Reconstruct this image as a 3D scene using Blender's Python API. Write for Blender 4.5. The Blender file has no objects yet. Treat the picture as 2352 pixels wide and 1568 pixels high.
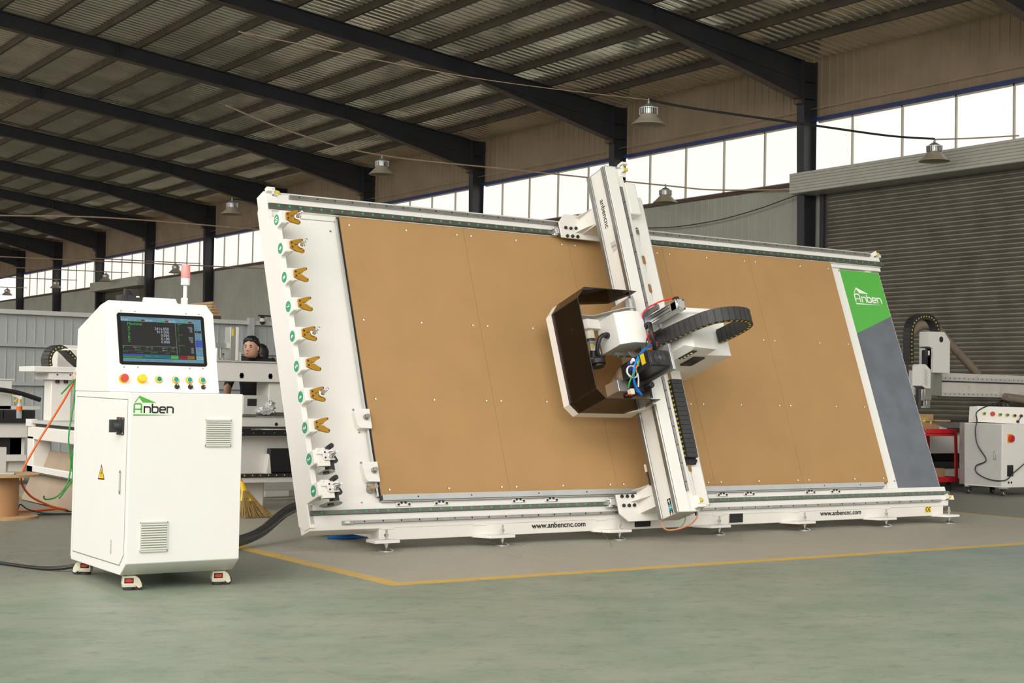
import bpy, bmesh, math, random
from mathutils import Vector, Matrix
random.seed(7)
SC = bpy.context.scene
COL = SC.collection
PI = math.pi
sin, cos = math.sin, math.cos

# ---------------------------------------------------------------- camera
cam_d = bpy.data.cameras.new('camera')
cam_d.sensor_fit = 'HORIZONTAL'; cam_d.sensor_width = 36.0
cam_d.lens = 3385.3 / 2352 * 36.0
cam_d.clip_start = 0.05; cam_d.clip_end = 400
cam = bpy.data.objects.new('camera', cam_d); COL.objects.link(cam)
YAW, PITCH, ROLL = 0.59744, 0.035515, 0.019771
_f = Vector((sin(YAW)*cos(PITCH), cos(YAW)*cos(PITCH), sin(PITCH)))
_r = Vector((cos(YAW), -sin(YAW), 0)); _u = _r.cross(_f)
_r2 = _r*cos(ROLL) + _u*sin(ROLL); _u2 = _u*cos(ROLL) - _r*sin(ROLL)
cam.matrix_world = Matrix(((_r2.x, _u2.x, -_f.x, 0), (_r2.y, _u2.y, -_f.y, 0), (_r2.z, _u2.z, -_f.z, 1.28), (0, 0, 0, 1)))
SC.camera = cam

# ---------------------------------------------------------------- daylight and exposure
SC.view_settings.view_transform = 'Standard'
SC.view_settings.look = 'None'
SC.view_settings.gamma = 1.0
SC.view_settings.use_curve_mapping = False
SC.view_settings.exposure = -0.84
SC.cycles.max_bounces = 8
SC.cycles.diffuse_bounces = 5
SC.cycles.transparent_max_bounces = 16
SC.cycles.use_denoising = True
SC.cycles.sample_clamp_indirect = 8.0
SC.cycles.caustics_reflective = False
SC.cycles.caustics_refractive = False
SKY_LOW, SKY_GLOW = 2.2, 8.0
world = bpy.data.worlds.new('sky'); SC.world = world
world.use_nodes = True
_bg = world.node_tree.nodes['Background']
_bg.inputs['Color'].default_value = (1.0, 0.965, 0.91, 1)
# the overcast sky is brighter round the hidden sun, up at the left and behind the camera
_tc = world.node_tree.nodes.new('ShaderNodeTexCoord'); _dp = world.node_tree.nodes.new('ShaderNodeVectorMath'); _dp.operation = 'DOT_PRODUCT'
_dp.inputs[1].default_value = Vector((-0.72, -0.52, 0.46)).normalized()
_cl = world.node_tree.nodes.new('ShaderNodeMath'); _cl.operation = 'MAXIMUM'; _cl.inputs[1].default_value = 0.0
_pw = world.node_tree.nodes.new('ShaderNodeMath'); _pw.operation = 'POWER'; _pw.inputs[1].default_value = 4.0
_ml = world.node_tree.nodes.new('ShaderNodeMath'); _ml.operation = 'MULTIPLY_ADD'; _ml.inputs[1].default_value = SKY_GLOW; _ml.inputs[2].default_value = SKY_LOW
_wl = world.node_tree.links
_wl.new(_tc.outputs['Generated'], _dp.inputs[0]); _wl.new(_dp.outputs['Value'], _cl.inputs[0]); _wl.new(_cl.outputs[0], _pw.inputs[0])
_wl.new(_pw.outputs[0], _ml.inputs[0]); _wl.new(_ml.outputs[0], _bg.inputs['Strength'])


def area(name, loc, rot, sx, sy, energy=0.0, color=(1, 1, 1), portal=False):
    l = bpy.data.lights.new(name, 'AREA'); l.shape = 'RECTANGLE'; l.size = sx; l.size_y = sy
    l.energy = energy; l.color = color
    o = bpy.data.objects.new(name, l); COL.objects.link(o)
    o.location = loc; o.rotation_euler = rot
    if portal: l.cycles.is_portal = True
    return o


# daylight enters where unseen roof in front and left is left off for it, and through the clerestory strip
area('front_open_roof_portal', (4, -1.0, 9.0), (0, 0, 0), 36, 9, portal=True)
area('left_open_roof_portal', (-8.0, 16, 9.0), (0, 0, 0), 14, 25, portal=True)
area('clerestory_portal', (21.6, 44, 6.2), (PI/2, 0, PI/2), 80, 1.2, portal=True)


# ---------------------------------------------------------------- helpers
class MB:
    """collects shapes into one mesh; fr maps local (a,b,c) to the world"""
    def __init__(s, fr=None):
        s.v = []; s.f = []; s.m = []; s.c = 0; s.fr = fr or (lambda a, b, c: Vector((a, b, c)))

    def add(s, pts, faces, raw=False):
        n = len(s.v)
        s.v += [Vector(p) if raw else s.fr(*p) for p in pts]
        for f in faces:
            s.f.append([i + n for i in f]); s.m.append(s.c)
        return s

    def mat(s, i): s.c = i; return s

    def box(s, a0, a1, b0, b1, c0, c1):
        p = [(a, b, c) for a in (a0, a1) for b in (b0, b1) for c in (c0, c1)]
        return s.add(p, [(0, 1, 3, 2), (4, 6, 7, 5), (0, 4, 5, 1), (2, 3, 7, 6), (0, 2, 6, 4), (1, 5, 7, 3)])

    def obox(s, c, ax, ay, az):
        """box about world point c with half-axis vectors"""
        c = Vector(c); ax = Vector(ax); ay = Vector(ay); az = Vector(az)
        p = [c + ax*i + ay*j + az*k for i in (-1, 1) for j in (-1, 1) for k in (-1, 1)]
        return s.add(p, [(0, 1, 3, 2), (4, 6, 7, 5), (0, 4, 5, 1), (2, 3, 7, 6), (0, 2, 6, 4), (1, 5, 7, 3)], True)

    def prism(s, poly, d0, d1, ax=2):
        """poly in the two other axes (in axis order), extruded along ax"""
        n = len(poly)

        def mk(p, d):
            q = list(p); q.insert(ax, d); return tuple(q)
        pts = [mk(p, d0) for p in poly] + [mk(p, d1) for p in poly]
        fs = [tuple(range(n)), tuple(range(2*n - 1, n - 1, -1))]
        fs += [(i, (i + 1) % n, n + (i + 1) % n, n + i) for i in range(n)]
        return s.add(pts, fs)

    def rings(s, rings, cap=True, closed=True, raw=True):
        n = len(rings[0]); pts = [p for r in rings for p in r]; fs = []
        for k in range(len(rings) - 1):
            for i in range(n if closed else n - 1):
                j = (i + 1) % n
                fs.append((k*n + i, k*n + j, (k + 1)*n + j, (k + 1)*n + i))
        if cap and closed:
            fs.append(tuple(range(n - 1, -1, -1))); m = (len(rings) - 1)*n
            fs.append(tuple(range(m, m + n)))
        return s.add(pts, fs, raw)

    def cyl(s, p0, p1, r0, r1=None, n=16, raw=False):
        a = Vector(p0) if raw else s.fr(*p0); b = Vector(p1) if raw else s.fr(*p1)
        return s.lathe(a, b - a, [(r0, 0), (r0 if r1 is None else r1, (b - a).length)], n)

    def lathe(s, base, axis, prof, n=20, cap=True):
        w = Vector(axis).normalized(); u = w.orthogonal().normalized(); v = w.cross(u); base = Vector(base)
        return s.rings([[base + w*h + (u*cos(2*PI*i/n) + v*sin(2*PI*i/n))*max(r, 1e-5) for i in range(n)] for r, h in prof], cap)

    def tube(s, path, r, n=8, raw=False):
        P = [Vector(p) if raw else s.fr(*p) for p in path]
        rg = []; u = None
        for i, p in enumerate(P):
            t = (P[min(i + 1, len(P) - 1)] - P[max(i - 1, 0)]).normalized()
            u = t.orthogonal().normalized() if u is None else (u - t*u.dot(t)).normalized()
            v = t.cross(u); rr = r[i] if isinstance(r, (list, tuple)) else r
            rg.append([p + (u*cos(2*PI*k/n) + v*sin(2*PI*k/n))*rr for k in range(n)])
        return s.rings(rg)

    def ball(s, c, rx, ry=None, rz=None, n=14, m=9, raw=False):
        c = Vector(c) if raw else s.fr(*c); ry = ry or rx; rz = rz or rx
        return s.rings([[c + Vector((rx*sin(PI*j/m)*cos(2*PI*i/n), ry*sin(PI*j/m)*sin(2*PI*i/n), rz*cos(PI*j/m))) if 0 < j < m else c + Vector((1e-4*cos(2*PI*i/n), 1e-4*sin(2*PI*i/n), rz*cos(PI*j/m))) for i in range(n)] for j in range(m + 1)])

    def ribbon(s, pts, w, o=0.0):
        """flat mitred stroke in the (a,b) plane of the frame at c = o"""
        L = []; R = []; k = len(pts)
        for i in range(k):
            p = Vector(pts[i]); d0 = (p - Vector(pts[i - 1])).normalized() if i else None
            d1 = (Vector(pts[i + 1]) - p).normalized() if i < k - 1 else None
            d0 = d0 or d1; d1 = d1 or d0
            n0 = Vector((-d0.y, d0.x)); n1 = Vector((-d1.y, d1.x)); m = (n0 + n1)
            m = m.normalized() if m.length > 1e-6 else n0
            q = m*(w/2/max(0.4, m.dot(n0)))
            L.append((p.x + q.x, p.y + q.y, o)); R.append((p.x - q.x, p.y - q.y, o))
        return s.add(L + R, [(i, i + 1, k + i + 1, k + i) for i in range(k - 1)])

    def poly(s, pts, o=0.0):
        return s.add([(p[0], p[1], o) for p in pts], [tuple(range(len(pts)))])

    def rect(s, a0, a1, b0, b1, o=0.0):
        return s.poly([(a0, b0), (a1, b0), (a1, b1), (a0, b1)], o)

    def disc(s, a, b, r, o=0.0, n=16):
        return s.poly([(a + r*cos(2*PI*i/n), b + r*sin(2*PI*i/n)) for i in range(n)], o)

    def text(s, string, a, b, h=None, w=None, o=0.0, dx=(1, 0), dy=(0, 1), align=0.0, bold=0.0):
        """lettering on the (a,b) plane; a,b lower left (align 1: lower right); fitted to cap height h and width w"""
        cu = bpy.data.curves.new('t', 'FONT'); cu.body = string; cu.size = 1; cu.resolution_u = 3; cu.offset = bold
        ob = bpy.data.objects.new('t', cu); COL.objects.link(ob)
        me = bpy.data.meshes.new_from_object(ob)
        vs = [v.co.copy() for v in me.vertices]; fs = [tuple(p.vertices) for p in me.polygons]
        bpy.data.objects.remove(ob); bpy.data.curves.remove(cu); bpy.data.meshes.remove(me)
        if not vs: return s
        x0 = min(v.x for v in vs); x1 = max(v.x for v in vs); y0 = min(0, min(v.y for v in vs)) * 0; y1 = max(v.y for v in vs)
        ky = h/(y1 - y0); kx = ky if w is None else w/(x1 - x0)
        W_ = (x1 - x0)*kx
        P = []
        for v in vs:
            X = (v.x - x0)*kx - align*W_; Y = (v.y - y0)*ky
            P.append((a + dx[0]*X + dy[0]*Y, b + dx[1]*X + dy[1]*Y, o))
        return s.add(P, fs)

    def build(s, name, mats, parent=None, bevel=0.0, smooth=True, sharp=40, seg=2, fixn=True):
        if not isinstance(mats, (list, tuple)): mats = [mats]
        root = parent
        org = Vector((0, 0, 0))
        if parent is not None:
            while root.parent: root = root.parent
            org = Vector(root.location)
        else:
            xs = [v.x for v in s.v]; ys = [v.y for v in s.v]; zs = [v.z for v in s.v]
            org = Vector(((min(xs) + max(xs))/2, (min(ys) + max(ys))/2, min(zs)))
        me = bpy.data.meshes.new(name)
        me.from_pydata([v - org for v in s.v], [], s.f)
        for m in mats: me.materials.append(m)
        me.polygons.foreach_set('material_index', s.m)
        bm = bmesh.new(); bm.from_mesh(me)
        if fixn: bmesh.ops.recalc_face_normals(bm, faces=bm.faces)
        if smooth:
            lim = math.radians(sharp)
            for f in bm.faces: f.smooth = True
            for e in bm.edges:
                if len(e.link_faces) != 2 or e.calc_face_angle(0) > lim: e.smooth = False
        bm.to_mesh(me); bm.free(); me.update()
        o = bpy.data.objects.new(name, me); COL.objects.link(o)
        if parent is None: o.location = org
        else: o.parent = parent
        if bevel:
            b = o.modifiers.new('bevel', 'BEVEL'); b.width = bevel; b.segments = seg; b.limit_method = 'ANGLE'
            b.angle_limit = math.radians(40); b.harden_normals = False
        return o


def tag(o, label, cat, group=None, kind=None):
    if label: o['label'] = label
    if cat: o['category'] = cat
    if group: o['group'] = group
    if kind: o['kind'] = kind
    return o


def thing(name, loc, label, cat, group=None):
    o = bpy.data.objects.new(name, None); COL.objects.link(o); o.location = loc; o.empty_display_size = 0.2
    return tag(o, label, cat, group)


def struct(o): o['kind'] = 'structure'; return o


def dup(o, loc, label=None, parent=None):
    c = o.copy(); COL.objects.link(c)
    if parent is None: c.location = loc
    else: c.parent = parent
    if label: c['label'] = label
    for ch in list(o.children): dup(ch, None, None, c)
    return c


def cr(P, k=8):
    """Catmull-Rom through P"""
    P = [Vector(p) for p in P]; out = []
    for i in range(len(P) - 1):
        a = P[max(i - 1, 0)]; b = P[i]; c = P[i + 1]; d = P[min(i + 2, len(P) - 1)]
        for j in range(k):
            t = j/k
            out.append(((b*2) + (c - a)*t + (a*2 - b*5 + c*4 - d)*t*t + (b*3 - a - c*3 + d)*t*t*t)*0.5)
    out.append(P[-1]); return out


def resample(P, n):
    d = [0.0]
    for i in range(1, len(P)): d.append(d[-1] + (P[i] - P[i - 1]).length)
    out = []; j = 0
    for k in range(n + 1):
        t = d[-1]*k/n
        while j < len(d) - 2 and d[j + 1] < t: j += 1
        f = (t - d[j])/max(1e-9, d[j + 1] - d[j]); out.append(P[j].lerp(P[j + 1], min(1, f)))
    return out


def chain(mb, path, waxis, width, thick, links, dot=0.011):
    """cable carrier: links along a world path, width along waxis; material 0 plastic, 1 pin dots"""
    Q = resample(path, links); w = Vector(waxis).normalized()
    for a, b in zip(Q, Q[1:]):
        t = (b - a); L = t.length; t.normalize(); w2 = (w - t*w.dot(t)).normalized(); n = t.cross(w2)
        c = (a + b)/2
        mb.mat(0).obox(c, t*L*0.46, w2*width/2, n*thick/2)
        mb.obox(c, t*L*0.54, w2*width*0.47, n*thick*0.42)
        if dot:
            mb.mat(1)
            for sg in (-1, 1): mb.cyl(c + w2*sg*width*0.49, c + w2*sg*(width/2 + 0.003), dot, n=10, raw=True)
    return mb


# ---------------------------------------------------------------- materials
def nt(name):
    m = bpy.data.materials.new(name); m.use_nodes = True
    t = m.node_tree; b = t.nodes['Principled BSDF']
    return m, t, b


def P(name, col, rough=0.5, metal=0.0, var=0.06, scale=6.0, bump=0.0, spec=0.5, dirt=None, dirt_amt=0.0, dscale=3.0):
    m, t, b = nt(name)
    b.inputs['Roughness'].default_value = rough; b.inputs['Metallic'].default_value = metal
    b.inputs['Specular IOR Level'].default_value = spec
    tc = t.nodes.new('ShaderNodeTexCoord'); ns = t.nodes.new('ShaderNodeTexNoise')
    ns.inputs['Scale'].default_value = scale; ns.inputs['Detail'].default_value = 5
    t.links.new(tc.outputs['Object'], ns.inputs['Vector'])
    rp = t.nodes.new('ShaderNodeValToRGB')
    rp.color_ramp.elements[0].position = 0.3; rp.color_ramp.elements[1].position = 0.7
    rp.color_ramp.elements[0].color = tuple(c*(1 - var) for c in col) + (1,)
    rp.color_ramp.elements[1].color = tuple(min(1, c*(1 + var)) for c in col) + (1,)
    t.links.new(ns.outputs['Fac'], rp.inputs['Fac'])
    out = rp.outputs['Color']
    if dirt:
        n2 = t.nodes.new('ShaderNodeTexNoise'); n2.inputs['Scale'].default_value = dscale; n2.inputs['Detail'].default_value = 8
        n2.inputs['Roughness'].default_value = 0.7
        t.links.new(tc.outputs['Object'], n2.inputs['Vector'])
        r2 = t.nodes.new('ShaderNodeValToRGB'); r2.color_ramp.elements[0].position = 0.55; r2.color_ramp.elements[1].position = 0.75
        r2.color_ramp.elements[0].color = (0, 0, 0, 1); r2.color_ramp.elements[1].color = (dirt_amt,)*3 + (1,)
        t.links.new(n2.outputs['Fac'], r2.inputs['Fac'])
        mx = t.nodes.new('ShaderNodeMix'); mx.data_type = 'RGBA'
        t.links.new(r2.outputs['Color'], mx.inputs['Factor']); t.links.new(out, mx.inputs['A'])
        mx.inputs['B'].default_value = tuple(dirt) + (1,); out = mx.outputs['Result']
    t.links.new(out, b.inputs['Base Color'])
    if bump:
        bp = t.nodes.new('ShaderNodeBump'); bp.inputs['Strength'].default_value = bump; bp.inputs['Distance'].default_value = 0.01
        t.links.new(ns.outputs['Fac'], bp.inputs['Height']); t.links.new(bp.outputs['Normal'], b.inputs['Normal'])
    return m


def EM(name, col, st=1.0):
    m, t, b = nt(name)
    b.inputs['Base Color'].default_value = (0.01, 0.01, 0.01, 1); b.inputs['Roughness'].default_value = 0.4; b.inputs['Specular IOR Level'].default_value = 0.2
    b.inputs['Emission Color'].default_value = tuple(col) + (1,); b.inputs['Emission Strength'].default_value = st
    return m


def GLASS(name, col, alpha, rough=0.05):
    """clear or tinted sheet: what lies behind is seen through its colour"""
    m, t, b = nt(name); t.nodes.remove(b); out = t.nodes['Material Output']
    tr = t.nodes.new('ShaderNodeBsdfTransparent'); tr.inputs['Color'].default_value = tuple(col) + (1,)
    gl = t.nodes.new('ShaderNodeBsdfGlossy'); gl.inputs['Roughness'].default_value = rough
    fr = t.nodes.new('ShaderNodeFresnel'); fr.inputs['IOR'].default_value = 1.45
    ml = t.nodes.new('ShaderNodeMath'); ml.operation = 'MULTIPLY'; ml.inputs[1].default_value = alpha
    mx = t.nodes.new('ShaderNodeMixShader')
    t.links.new(fr.outputs['Fac'], ml.inputs[0]); t.links.new(ml.outputs[0], mx.inputs['Fac'])
    t.links.new(tr.outputs[0], mx.inputs[1]); t.links.new(gl.outputs[0], mx.inputs[2]); t.links.new(mx.outputs[0], out.inputs['Surface'])
    return m


M_white = P('white_enamel', (0.80, 0.785, 0.74), 0.35, var=0.015, scale=3)
M_cab = P('white_cabinet_paint', (0.82, 0.81, 0.775), 0.4, var=0.01, scale=3)
M_cast = P('white_cast_paint', (0.79, 0.77, 0.72), 0.45, var=0.02, scale=9, dirt=(0.45, 0.35, 0.24), dirt_amt=0.2, dscale=9)
M_grayw = P('pale_grey_paint', (0.55, 0.545, 0.52), 0.45, var=0.03)
M_mdf = P('fibreboard', (0.415, 0.248, 0.104), 0.7, var=0.035, scale=3.2, spec=0.25, dirt=(0.37, 0.205, 0.08), dirt_amt=0.5, dscale=1.1)
M_mdfedge = P('fibreboard_edge', (0.22, 0.11, 0.04), 0.8)
M_alu = P('aluminium', (0.62, 0.62, 0.60), 0.32, 0.85, var=0.05)
M_rail = P('guide_steel', (0.15, 0.15, 0.135), 0.35, 0.7, var=0.15, scale=10)
M_steel = P('ground_steel', (0.33, 0.32, 0.30), 0.35, 0.75, var=0.12, scale=14)
M_chrome = P('zinc_plate', (0.72, 0.72, 0.72), 0.2, 0.95, var=0.05)
M_black = P('black_plastic', (0.016, 0.016, 0.017), 0.45, var=0.1)
M_chain = P('black_nylon', (0.028, 0.028, 0.028), 0.5, var=0.15, scale=20)
M_dark = P('dark_recess', (0.02, 0.02, 0.02), 0.9)
M_rubber = P('rubber', (0.035, 0.035, 0.034), 0.75)
M_dot = P('yellow_pin', (0.75, 0.62, 0.02), 0.4)
M_gdot = P('green_cap', (0.02, 0.35, 0.12), 0.5)
M_badge = P('green_badge', (0.035, 0.33, 0.16), 0.45, var=0.01)
M_ink = P('black_ink', (0.015, 0.015, 0.015), 0.5, var=0.0)
M_winkl = P('white_ink', (0.85, 0.84, 0.8), 0.5, var=0.0)
M_ggreen = P('leaf_green', (0.085, 0.42, 0.055), 0.4, var=0.02)
M_slate = P('slate_brushed', (0.125, 0.142, 0.17), 0.42, 0.1, var=0.14, scale=5, dirt=(0.08, 0.085, 0.1), dirt_amt=0.6, dscale=1.6)
M_gold = P('gold_anodised', (0.40, 0.205, 0.006), 0.4, 0.15, var=0.04)
M_yel = P('yellow_rubber', (0.72, 0.58, 0.06), 0.35, var=0.08)
M_yplas = P('yellow_plastic', (0.85, 0.55, 0.01), 0.4, var=0.02)
M_red = P('red_plastic', (0.55, 0.05, 0.03), 0.35, var=0.02)
M_redp = P('red_enamel', (0.52, 0.02, 0.025), 0.4, var=0.03)
M_orange = P('orange_cable', (0.80, 0.14, 0.02), 0.45)
M_gcable = P('green_cable', (0.03, 0.30, 0.06), 0.45)
M_bcable = P('blue_hose', (0.01, 0.19, 0.70), 0.35)
M_rcable = P('red_hose', (0.75, 0.04, 0.03), 0.35)
M_wcable = P('white_cable', (0.72, 0.71, 0.68), 0.4)
M_tape = P('yellow_label', (0.78, 0.55, 0.02), 0.5)
M_cream = P('cream_plastic', (0.70, 0.65, 0.50), 0.45)
M_card = P('cardboard', (0.36, 0.22, 0.115), 0.8, var=0.06, scale=4)
M_wood = P('raw_timber', (0.50, 0.33, 0.17), 0.75, var=0.15, scale=8)
M_ply = P('pale_board', (0.36, 0.28, 0.20), 0.75, var=0.08, scale=3)
M_vent = P('vent_plastic', (0.60, 0.61, 0.55), 0.5, var=0.02)
M_frame = P('dark_blue_steel', (0.030, 0.032, 0.038), 0.42, 0.0, var=0.25, scale=1.5, dirt=(0.07, 0.045, 0.03), dirt_amt=0.5, dscale=2.5)
M_flange = P('rusty_flange', (0.11, 0.075, 0.052), 0.6, var=0.25, scale=2)
M_purlin = P('dusty_purlin', (0.085, 0.066, 0.046), 0.6, var=0.25, scale=2)
M_roof = P('galvanised_roof', (0.86, 0.80, 0.67), 0.15, 0.72, var=0.12, scale=0.8, dirt=(0.20, 0.08, 0.04), dirt_amt=0.35, dscale=0.6)
M_wallu = P('dusty_cladding', (0.30, 0.222, 0.14), 0.65, var=0.14, scale=1.2)
M_walll = P('grey_cladding', (0.45, 0.445, 0.385), 0.6, var=0.08, scale=1.2)
M_fence = P('grey_sheet', (0.42, 0.445, 0.435), 0.5, 0.1, var=0.05, scale=1.0)
M_shut = P('shutter_steel', (0.25, 0.23, 0.19), 0.30, 0.45, var=0.15, scale=2.5, dirt=(0.10, 0.08, 0.06), dirt_amt=0.4, dscale=1.5)
M_shutbox = P('shutter_box', (0.58, 0.57, 0.50), 0.5, 0.2, var=0.06)
M_blue = P('blue_trim', (0.03, 0.05, 0.17), 0.5)
M_brown = P('brown_trim', (0.12, 0.075, 0.06), 0.6)
M_mull = P('window_bar', (0.60, 0.55, 0.45), 0.5)
M_lamp = P('lamp_shade', (0.42, 0.36, 0.27), 0.4, 0.0, var=0.1)
M_lampin = P('lamp_inside', (0.26, 0.32, 0.29), 0.3, 0.2)
M_conduit = P('conduit', (0.45, 0.33, 0.22), 0.6, var=0.15)
M_skin = P('skin', (0.52, 0.29, 0.19), 0.5, var=0.04)
M_hair = P('hair', (0.006, 0.005, 0.005), 0.5)
M_shirt = P('black_cloth', (0.010, 0.010, 0.012), 0.85)
M_straw = P('straw', (0.34, 0.22, 0.075), 0.8, var=0.3, scale=30)
M_teal = P('teal_sticker', (0.01, 0.30, 0.38), 0.5, var=0.0)
M_pane = GLASS('window_glass', (0.98, 0.985, 0.98), 0.12)
M_smoke = GLASS('smoked_acrylic', (0.38, 0.335, 0.37), 1.0, 0.04)
M_wrap = GLASS('plastic_film', (0.80, 0.80, 0.80), 2.2, 0.15)
M_pet = P('clear_plastic', (0.72, 0.76, 0.78), 0.1)
M_pet.node_tree.nodes['Principled BSDF'].inputs['Alpha'].default_value = 0.5


# ---------------------------------------------------------------- the setting
def floor_material():
    m, t, b = nt('painted_concrete'); L = t.links

    def ma(op, a, c=0.0, clamp=False):
        n = t.nodes.new('ShaderNodeMath'); n.operation = op; n.use_clamp = clamp
        for i, x in enumerate((a, c)):
            if isinstance(x, (int, float)): n.inputs[i].default_value = x
            else: L.new(x, n.inputs[i])
        return n.outputs[0]

    def noise(scale, det=6, rough=0.6, vec=None):
        n = t.nodes.new('ShaderNodeTexNoise'); n.inputs['Scale'].default_value = scale
        n.inputs['Detail'].default_value = det; n.inputs['Roughness'].default_value = rough
        L.new(vec or geo.outputs['Position'], n.inputs['Vector']); return n.outputs['Fac']

    def ramp(f, p0, p1):
        r = t.nodes.new('ShaderNodeMapRange'); r.inputs['From Min'].default_value = p0; r.inputs['From Max'].default_value = p1
        L.new(f, r.inputs['Value']); return r.outputs['Result']

    def mix(f, a, c):
        n = t.nodes.new('ShaderNodeMix'); n.data_type = 'RGBA'
        if isinstance(f, (int, float)): n.inputs['Factor'].default_value = f
        else: L.new(f, n.inputs['Factor'])
        for k, x in (('A', a), ('B', c)):
            if isinstance(x, tuple): n.inputs[k].default_value = x + (1,)
            else: L.new(x, n.inputs[k])
        return n.outputs['Result']
    geo = t.nodes.new('ShaderNodeNewGeometry'); sep = t.nodes.new('ShaderNodeSeparateXYZ')
    L.new(geo.outputs['Position'], sep.inputs[0]); X, Y = sep.outputs['X'], sep.outputs['Y']
    mp = t.nodes.new('ShaderNodeMapping'); mp.inputs['Rotation'].default_value = (0, 0, YAW)
    mp.inputs['Scale'].default_value = (1.1, 1.5, 1); L.new(geo.outputs['Position'], mp.inputs['Vector'])
    st = mp.outputs['Vector']
    n1 = noise(1.0, 8, 0.7, st); n2 = noise(0.5, 3); n3 = noise(9, 6, 0.75, st); n4 = noise(4.5, 9, 0.8, st)
    worn = ramp(n1, 0.38, 0.60)
    green = mix(worn, GREEN_A, GREEN_B)
    green = mix(ma('MULTIPLY', ramp(n4, 0.52, 0.66), 0.55), green, GREEN_C)
    green = mix(ramp(ma('ADD', X, ma('MULTIPLY', n2, 3)), 9.0, 12.5), green, mix(worn, BLUE_A, BLUE_B))
    n5 = noise(26, 5, 0.7, st)
    green = mix(ma('MULTIPLY', ramp(n5, 0.60, 0.72), 0.5), green, (0.33, 0.34, 0.28))
    green = mix(ma('MULTIPLY', ma('LESS_THAN', n5, 0.34), 0.45), green, (0.08, 0.10, 0.07))
    left = mix(ramp(n4, 0.35, 0.7), LEFT_A, LEFT_B)
    wob = ma('MULTIPLY', ma('SUBTRACT', n2, 0.5), 0.5)
    back = ramp(ma('ADD', Y, wob), 8.9, 10.6)
    outer = mix(back, green, left)
    bay = mix(ramp(n4, 0.35, 0.7), BAY_A, BAY_B)
    e = ma('MULTIPLY', ma('SUBTRACT', n3, 0.5), 0.05)
    Xw = ma('ADD', X, e); Yw = ma('ADD', Y, e)
    inb = ma('MULTIPLY', ma('GREATER_THAN', Xw, 4.93), ma('GREATER_THAN', Yw, 8.57))
    inb = ma('MULTIPLY', inb, ma('LESS_THAN', X, 14.06))
    col = mix(inb, outer, bay)

    def band(v, a, c): return ma('MULTIPLY', ma('GREATER_THAN', v, a), ma('LESS_THAN', v, c))
    y1 = ma('MULTIPLY', band(Yw, 8.51, 8.64), ma('GREATER_THAN', Xw, 4.87))
    y2 = ma('MULTIPLY', band(Xw, 4.87, 5.0), ma('GREATER_THAN', Yw, 8.51))
    y3 = ma('MULTIPLY', band(Xw, 14.0, 14.1), ma('GREATER_THAN', Yw, 8.64))
    y4 = ma('MULTIPLY', band(Yw, 9.93, 9.97), ma('GREATER_THAN', n4, 0.53))
    lines = ma('MAXIMUM', ma('MAXIMUM', y1, y2), y3)
    wear = ramp(n3, 0.30, 0.44)
    yel = mix(ramp(n4, 0.3, 0.75), YEL_A, YEL_B)
    col = mix(ma('MULTIPLY', lines, wear), col, yel)
    col = mix(ma('MULTIPLY', ma('MULTIPLY', y4, inb), 0.45), col, (0.36, 0.22, 0.10))
    Xc = ma('ADD', X, ma('MULTIPLY', ma('SUBTRACT', noise(2.5, 4), 0.5), 0.08))
    ck = ma('MULTIPLY', band(Xc, 3.108, 3.122), ma('LESS_THAN', Y, 11))
    col = mix(ma('MULTIPLY', ck, 0.6), col, (0.34, 0.27, 0.17))
    Yc = ma('ADD', ma('ADD', Y, ma('MULTIPLY', ma('SUBTRACT', noise(1.6, 6), 0.5), 0.5)), ma('MULTIPLY', X, 0.10))
    ck2 = ma('MULTIPLY', band(Yc, 6.66, 6.675), band(X, 5.9, 9.5))
    col = mix(ma('MULTIPLY', ck2, 0.55), col, (0.36, 0.30, 0.20))
    for x in (6.6, 7.55, 8.53, 9.53, 10.5):
        col = mix(ma('MULTIPLY', band(Xc, x, x + 0.008), 0.35), col, (0.07, 0.07, 0.06))
    # specks of debris near the machine
    vo = t.nodes.new('ShaderNodeTexVoronoi'); vo.inputs['Scale'].default_value = 14; L.new(geo.outputs['Position'], vo.inputs['Vector'])
    near = ramp(Y, 8.3, 10.2)
    col = mix(ma('MULTIPLY', ma('LESS_THAN', vo.outputs['Distance'], ma('MULTIPLY', near, 0.13)), 0.85), col, (0.035, 0.03, 0.025))
    L.new(col, b.inputs['Base Color'])
    b.inputs['Roughness'].default_value = 0.5; b.inputs['Specular IOR Level'].default_value = 0.35
    rr = ramp(n4, 0.2, 0.8); r2 = t.nodes.new('ShaderNodeMapRange'); r2.inputs['To Min'].default_value = 0.38; r2.inputs['To Max'].default_value = 0.62
    L.new(rr, r2.inputs['Value']); L.new(r2.outputs['Result'], b.inputs['Roughness'])
    bp = t.nodes.new('ShaderNodeBump'); bp.inputs['Strength'].default_value = 0.12; bp.inputs['Distance'].default_value = 0.01
    L.new(n4, bp.inputs['Height']); L.new(bp.outputs['Normal'], b.inputs['Normal'])
    return m


GREEN_A = (0.195, 0.245, 0.185); GREEN_B = (0.262, 0.285, 0.225); GREEN_C = (0.11, 0.16, 0.105)
BLUE_A = (0.185, 0.245, 0.225); BLUE_B = (0.245, 0.29, 0.26)
LEFT_A = (0.17, 0.175, 0.145); LEFT_B = (0.25, 0.245, 0.20)
BAY_A = (0.305, 0.292, 0.24); BAY_B = (0.395, 0.378, 0.315)
YEL_A = (0.50, 0.31, 0.06); YEL_B = (0.62, 0.43, 0.13)

XW = 21.2; BAYL = 6.006; Y0 = 20.585; NB = 11
EAVE = 7.93; SL = 0.118
XEND = -1.0

f = MB().box(-16, 34, -22, 92, -0.2, 0.0).build('floor', floor_material(), smooth=False); struct(f)


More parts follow.
